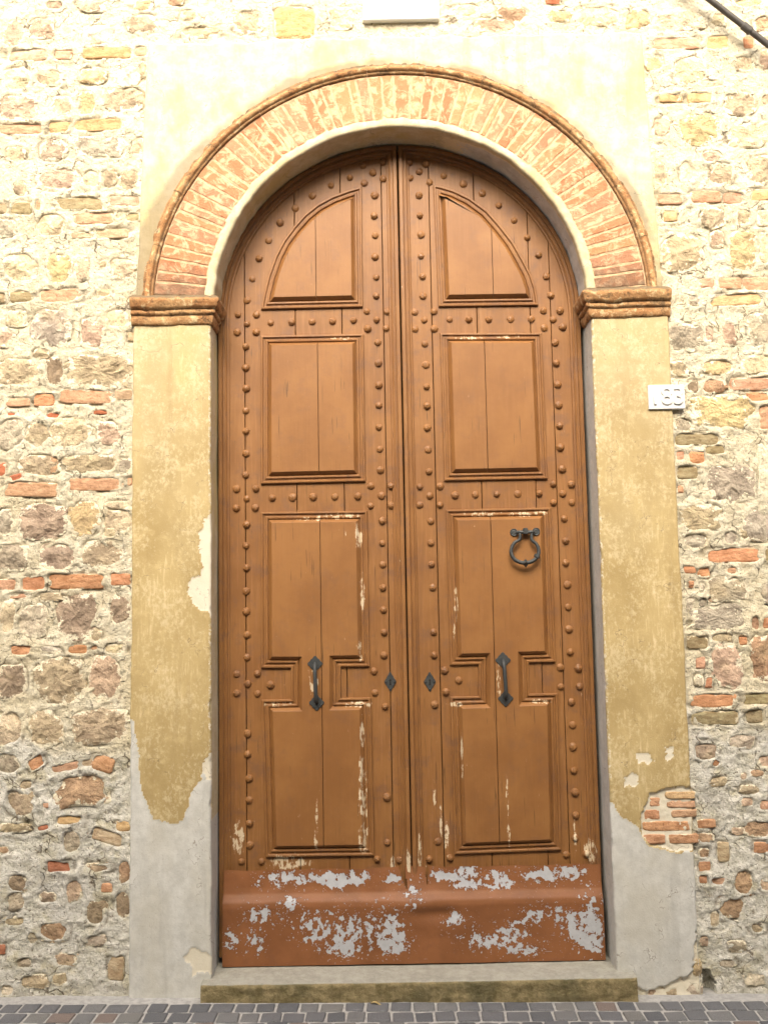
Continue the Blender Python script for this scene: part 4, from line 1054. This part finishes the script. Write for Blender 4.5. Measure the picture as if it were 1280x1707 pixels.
SR = ([(0.0611,3.8702),(0.1428,3.8604),(0.1105,3.8218),(0.0642,3.7907),(0.1596,3.7661),(0.2295,3.7975),(0.3259,3.754),(0.4181,3.705),(0.4971,3.6409),(0.5707,3.5634),(0.6313,3.4741),(0.6854,3.3861),(0.7392,3.1802),(0.72,3.278),(0.1063,3.7011),(0.108,3.5971),(0.1114,3.4999),(0.109,3.3904),(0.1154,3.2868),(0.1148,3.1893),(0.0735,3.1105),(0.1674,3.1111),(0.1176,3.0683),(0.0725,3.0248),(0.1654,3.0246),(0.2417,3.07),(0.3346,3.0683),(0.4315,3.0657),(0.5384,3.0661),(0.6392,3.0651),(0.6994,3.1061),(0.7808,3.1038),(0.7452,3.0608),(0.702,3.0203),(0.7904,3.0227)]
    + [(0.1186,2.9508),(0.1217,2.8467),(0.1217,2.7384),(0.1219,2.6438),(0.1211,2.5372),(0.1225,2.4302),(0.124,2.3245),(0.0789,2.2507),(0.1772,2.2505),(0.1252,2.2062),(0.077,2.1634),(0.1728,2.1609),(0.2448,2.2071),(0.3446,2.2076),(0.4466,2.208),(0.5472,2.207),(0.6493,2.2082),(0.7518,2.9455),(0.7529,2.843),(0.7561,2.7378),(0.7587,2.6369),(0.7582,2.5349),(0.7584,2.4295),(0.7638,2.3244),(0.7186,2.2537),(0.8046,2.2499),(0.7619,2.2054),(0.7162,2.1626),(0.8045,2.1617)]
    + [(0.1287,2.0849),(0.1256,1.9815),(0.1264,1.8786),(0.1294,1.7682),(0.1293,1.5577),(0.1291,1.4496),(0.1269,1.2198),(0.1768,1.3785),(0.1798,1.2773),(0.2419,1.3301),(0.7646,2.0852),(0.7679,1.9793),(0.7649,1.8741),(0.769,1.7699),(0.7683,1.664),(0.7684,1.5601),(0.77,1.4535),(0.7219,1.3833),(0.8073,1.378),(0.721,1.2912),(0.8095,1.2919),(0.7685,1.2206)]
    + [(0.7698,1.114),(0.7671,1.0151),(0.7684,0.9055),(0.7691,0.8058),(0.7687,0.7014),(0.7633,0.6),(0.7198,0.5242),(0.8099,0.526),(0.127,0.5935),(0.0854,0.5142),(0.1815,0.5193)])
leaf_l = door_leaf(-1, .0015, [-.757, -.510, -.283, -.080], [PL1, PL2, PL3], [-.405, -.402, -.400], SL, 'left leaf of the brown studded double door, without a knocker')
leaf_r = door_leaf(1, .0065, [.155, .375, .635, .735], [PR1, PR2, PR3], [.455, .405, .410], SR, 'right leaf of the brown studded double door, carrying the iron knocker')
add('dark_gap_backing', box_mesh('dark_gap_backing', -1.1, 1.1, .30, .36, .0, 4.3), M_DARK, portal)  # near-black box added behind the leaves, paints the gaps as unlit

# ---- ironwork
YF = YD - .0275
def diamond(cx, cz, hw, hh, y, t=.004, scal=0.0):
    if scal:
        pts = []
        for (a, b) in (((0, -hh), (hw, 0)), ((hw, 0), (0, hh)), ((0, hh), (-hw, 0)), ((-hw, 0), (0, -hh))):
            for k in range(6):
                f_ = k / 6; bul = scal * abs(math.sin(f_ * PI * 3))
                x = a[0] + (b[0] - a[0]) * f_; z = a[1] + (b[1] - a[1]) * f_
                L = math.hypot(x, z); pts.append((cx + x * (1 + bul / L), cz + z * (1 + bul / L)))
    else:
        pts = [(cx, cz - hh), (cx + hw, cz), (cx, cz + hh), (cx - hw, cz)]
    return loft(pts, [(0, y + .001), (0, y - t * .6), (.0015, y - t)], True)
def pull_handle(leaf, top, bot):
    grip_pts = [(top[0], YF - .003, top[1]), (top[0], YF - .022, top[1] - .006), (top[0] + (bot[0] - top[0]) * .15, YF - .034, top[1] - .030), (top[0] + (bot[0] - top[0]) * .5, YF - .037, (top[1] + bot[1]) / 2), (top[0] + (bot[0] - top[0]) * .85, YF - .034, bot[1] + .030), (bot[0], YF - .022, bot[1] + .006), (bot[0], YF - .003, bot[1])]
    P = smooth_path(grip_pts, 4)
    h = add('pull_handle', pmesh('grip', *tube(P, .0092, 8, False, .7), True), MI, leaf)
    for (x, z) in (top, bot):
        add('handle_plate', pmesh('handle_plate', *diamond(x, z, .036, .038, YF, .005, .0025)), MI, h)
HL = [(-0.4303,1.421),(-0.4254,1.2411)]
HR = [(0.4493,1.422),(0.4566,1.2447)]
pull_handle(leaf_l, HL[0], HL[1])
pull_handle(leaf_r, HR[0], HR[1])
def keyhole(leaf, c, y):
    cx, cz = c
    k = add('keyhole_plate', pmesh('keyhole_plate', *diamond(cx, cz, .028, .047, y, .004, .0015)), MI, leaf)
    pts = [(cx + .0052 * math.cos(a), cz + .007 + .0052 * math.sin(a)) for a in np.linspace(-1.1, PI + 1.1, 12)]
    pts += [(cx - .0045, cz - .016), (cx + .0045, cz - .016)]
    add('keyhole', pmesh('keyhole', *loft(pts, [(0, y - .0042), (.0004, y - .0046)], True)), M_DARK, k)  # dark patch painting the shade inside the hole
    for (dx, dz) in ((0, .034), (0, -.034), (.019, 0), (-.019, 0)):
        v, f = [], []
        for (r, yy_) in ((.0048, -.003), (.0042, -.006), (.002, -.0078)):
            for q in range(8): v.append((cx + dx + r * math.cos(q * PI / 4), y + yy_, cz + dz + r * math.sin(q * PI / 4)))
        for q in range(2):
            for m in range(8): f.append((q * 8 + m, q * 8 + (m + 1) % 8, q * 8 + 8 + (m + 1) % 8, q * 8 + 8 + m))
        f.append(tuple(range(16, 24)))
        add('nail', pmesh('nail', v, f), MI, k)
keyhole(leaf_l, [(-0.0798,1.3295)][0], YD - .001)
keyhole(leaf_r, [(0.106,1.3262)][0], YD - .001)
# knocker
KP = [(0.5445,2.014),(0.5417,1.986),(0.5192,1.9725),(0.5035,1.949),(0.4999,1.923),(0.5109,1.8965),(0.5325,1.8806),(0.5659,1.8741),(0.596,1.8817),(0.6163,1.8972),(0.628,1.9168),(0.6288,1.9405),(0.6185,1.9647),(0.5993,1.9829),(0.6003,2.013)]
kp3 = [(x, YF - .022 - .012 * min(1, i / 7) if i < 8 else YF - .022 - .012 * min(1, (14 - i) / 7), z) for i, (x, z) in enumerate(KP)]
P = smooth_path(kp3, 4)
kn = add('door_knocker', pmesh('ring', *tube(P, [.0072 + .0022 * math.sin(PI * i / (len(P) - 1)) for i in range(len(P))], 8), True), MI, leaf_r)
def disc_plate(cx, cz, r, y, t=.006):
    pts = [(cx + r * math.cos(a), cz + r * math.sin(a)) for a in np.linspace(0, 2 * PI, 17)[:-1]]
    return loft(pts, [(0, y + .001), (0, y - t * .7), (.002, y - t), (.006, y - t * .7), (.009, y - t * .9)], True)
KR = [(0.519,2.0215),(0.6242,2.0236),(0.5709,2.0268),(0.5711,2.0317)]
for c in KR[:2]:
    add('rosette', pmesh('rosette', *disc_plate(c[0], c[1], .0185, YF)), MI, kn)
bx0, bx1 = KR[0][0] + .012, KR[1][0] - .012
zc = KR[2][1] - .006
add('hinge_bar', pmesh('hinge_bar', *tube([(bx0, YF - .012, zc), (bx0 + .01, YF - .020, zc), (bx1 - .01, YF - .020, zc), (bx1, YF - .012, zc)], .0085, 8)), MI, kn)
add('hinge_strap', box_mesh('hinge_strap', KR[3][0] - .011, KR[3][0] + .011, YF - .032, YF, zc - .010, zc + .019, .003), MI, kn)
bo = KP[7]
vv = [(bo[0] - .019, YF - .030, bo[1]), (bo[0], YF - .030, bo[1] + .019), (bo[0] + .019, YF - .030, bo[1]), (bo[0], YF - .030, bo[1] - .021), (bo[0], YF - .056, bo[1] + .002), (bo[0], YF - .018, bo[1])]
add('boss', pmesh('boss', vv, [(0, 4, 1), (1, 4, 2), (2, 4, 3), (3, 4, 0), (0, 1, 5), (1, 2, 5), (2, 3, 5), (3, 0, 5)]), MI, kn)
cl = Vector((KP[9][0] + .004, 0, KP[9][1] + .008))
dv = Vector((KP[9][0] - KP[10][0], 0, KP[9][1] - KP[10][1])).normalized()
add('collar', pmesh('collar', *tube([(cl.x - dv.x * .007, YF - .030, cl.z - dv.z * .007), (cl.x + dv.x * .007, YF - .031, cl.z + dv.z * .007)], .0145, 6)), MI, kn)

# ------------------------------------------------------------------ kick plate
KSP = [(p, r) for p, r in zip([(-0.5786,0.4497),(-0.345,0.4457),(-0.235,0.4517),(-0.084,0.4411),(-0.3455,0.4111),(0.0053,0.373),(0.1636,0.4501),(0.2601,0.4618),(0.3971,0.446),(0.6033,0.4478),(0.7547,0.4531),(0.2587,0.4085),(0.4097,0.4059),(-0.2658,0.2321),(-0.4572,0.2354),(-0.1017,0.2292),(-0.0756,0.1629),(-0.7038,0.1869),(-0.8131,0.1888),(-0.6757,0.3053),(-0.5384,0.3427),(0.5567,0.2839),(0.6931,0.2683),(0.8157,0.2529),(0.7449,0.1882),(0.4448,0.2066),(0.497,0.1266),(0.2001,0.2636),(0.3071,0.1694),(-0.3217,0.1408),(0.8127,0.1738)],
    [(.15,.045),(.12,.035),(.07,.035),(.04,.03),(.05,.03),(.055,.06),(.10,.03),(.09,.04),(.06,.03),(.12,.05),(.05,.04),(.07,.03),(.07,.03),(.14,.10),(.11,.08),(.08,.12),(.08,.06),(.05,.07),(.06,.06),(.10,.06),(.06,.035),(.10,.06),(.07,.07),(.07,.15),(.06,.06),(.09,.06),(.14,.045),(.08,.05),(.11,.05),(.10,.05),(.06,.10)])]
def kick_mesh():
    xs = np.arange(-.860, .8695, .006)
    zs = np.concatenate([np.arange(.077, .49, .006), [.488]])
    X, Z = np.meshgrid(xs, zs, indexing='ij')
    prof_z = [.07, .10, .33, .35, .365, .385, .41, .44, .49]
    prof_y = [.120, .119, .122, .126, .136, .148, .154, .157, .160]
    Y = np.interp(Z, prof_z, prof_y)
    Y = Y + fbm(X * 5, Z * 8, 3, 4) * .005 + fbm(X * 16, Z * 16, 9, 2) * .0012
    Y = Y - .009 * np.exp(-(((X - .03) / .10) ** 2 + ((Z - .33) / .035) ** 2)) + .012 * np.exp(-(((X - .12) / .10) ** 2 + ((Z - .29) / .03) ** 2))
    Z2 = Z + np.where(Z > .45, fbm(X * 12, X * 0, 31, 3) * .006, 0)
    peel = np.zeros_like(X)
    for (p, r) in KSP:
        peel += (1.05 if p[1] > .40 else .78) * np.exp(-(((X - p[0]) / r[0]) ** 2 + ((Z - p[1]) / r[1]) ** 2) * 1.4)
    peel = np.clip(peel, 0, .95)
    cx = (X[:-1, :-1] + X[1:, 1:]) / 2; cz = (Z[:-1, :-1] + Z[1:, 1:]) / 2
    s1 = np.abs(cx - (-.042 + (.485 - cz) * .22)) < .013 * np.clip((cz - .385) / .08, 0, 1)
    s2 = np.abs(cx - (.070 + (.485 - cz) * .06)) < .009 * np.clip((cz - .40) / .07, 0, 1)
    k = ~(s1 | s2)
    fl = np.exp(-((X - .012) / .05) ** 2) * np.clip((Z - .40) / .09, 0, 1)
    Y = Y + fl * .012
    return grid_mesh('kick_plate', X, Y, Z2, k, {'peel': peel})
kp_o = add('kick_plate', kick_mesh(), MK)
tag(kp_o, 'brown metal kick plate with grey flaking patches across the foot of the door', 'kick plate')

# ------------------------------------------------------------------ number plate, plaque, conduit, leaf
PLT = [(1.135,2.6848),(1.3044,2.6817),(1.1411,2.5691),(1.3074,2.5689)]
px0, px1 = 1.137, 1.305; pz0, pz1 = 2.568, 2.683
pcx, pcz = (px0 + px1) / 2, (pz0 + pz1) / 2
plate = thing('house_number_plate', 'small white number plate with raised numerals on the right pilaster edge', 'house number', (pcx, -.004, pcz))
add('plate', box_mesh('plate', px0, px1, -.011, .012, pz0, pz1, .0025), M_WHITE, plate)
dg = bpy.context.evaluated_depsgraph_get()
for ch, dx in (('1', -.055), ('8', 0.0), ('3', .055)):
    cu = bpy.data.curves.new('numeral', 'FONT'); cu.body = ch; cu.size = .118; cu.extrude = .0035; cu.bevel_depth = .0012; cu.align_x = 'CENTER'; cu.align_y = 'CENTER'; cu.shear = .0; cu.offset = -.0006
    to = bpy.data.objects.new('numeral_text', cu); COL.objects.link(to)
    dg.update()
    me = bpy.data.meshes.new_from_object(to.evaluated_get(bpy.context.evaluated_depsgraph_get()))
    bpy.data.objects.remove(to)
    me.transform(Matrix.Translation((pcx + dx, -.0125, pcz)) @ Matrix.Rotation(PI / 2, 4, 'X'))
    me.name = 'numeral'
    add('numeral', me, M_WHITE, plate)
plq = add('marble_plaque', box_mesh('marble_plaque', -.153, .213, -.008, .03, 4.494, 4.80, .003), M_WHITE)
tag(plq, 'blank white marble plaque on the wall above the arch', 'plaque')
cd = thing('conduit', 'dark slanting conduit across the upper right corner of the wall', 'conduit', (1.515, -.045, 4.533))
d = Vector((.252, 0, -.226)).normalized(); c0 = Vector((1.640, -.047, 4.421))
pp = [c0 + d * t + Vector((0, 0, .004 * math.sin(t * 5))) for t in np.linspace(-1.4, 1.3, 30)]
add('pipe', pmesh('pipe', *tube([tuple(p) for p in pp], .0145, 14), True), M_PIPE, cd)
add('coupling', pmesh('coupling', *tube([tuple(c0 + d * t) for t in (.018, .021, .066, .069)], [.017, .0192, .0192, .017], 16)), M_PIPE, cd)
# fallen leaf
lv = []; lf = []
for i in range(9):
    t = i / 8; wd = .011 * math.sin(PI * min(1, t * 1.02)) ** .7
    z = .006 * math.sin(t * PI * 1.5) + .004
    for s in (-1, 0, 1): lv.append((t * .05 - .025, s * wd * .7, z + abs(s) * .004))
for i in range(8):
    for s in (0, 1): a = i * 3 + s; lf.append((a, a + 3, a + 4, a + 1))
lf_o = add('dry_leaf', pmesh('dry_leaf', lv, lf, True), M_LEAF, None, (-.165, -.095, gz(-.16) + .004))
lf_o.rotation_euler.z = -.12
md = lf_o.modifiers.new('thickness', 'SOLIDIFY'); md.thickness = .0008
tag(lf_o, 'small dry yellow leaf lying on the cobbles against the doorstep', 'leaf')

# ------------------------------------------------------------------ house added out of view behind the camera to shade the lower wall
YH, HH = -5.75, 6.0
hs = thing('added_shade_house', 'plain plastered house added unseen behind the camera to shade the lower wall', 'house', (0, YH, 0))
add('wall', box_mesh('wall', -14, 14, YH - 6, YH, -.2, HH), M_HOUSE, hs)
rf = add('roof', box_mesh('roof', -14.3, 14.3, YH - 6.3, YH + .45, HH, HH + .22), M_ROOF, hs)
for fx in (-10, -6, -2, 2, 6, 10):
    for fz in (1.0, 4.2):
        wv_ = add('window', box_mesh('window', fx - .5, fx + .5, YH - .02, YH + .04, fz, fz + 1.7), M_GLASS, hs)
        for s in (-1, 1): add('shutter', box_mesh('shutter', fx + s * .78 - .26, fx + s * .78 + .26, YH + .002, YH + .06, fz, fz + 1.7, .01), M_SHUT, wv_)
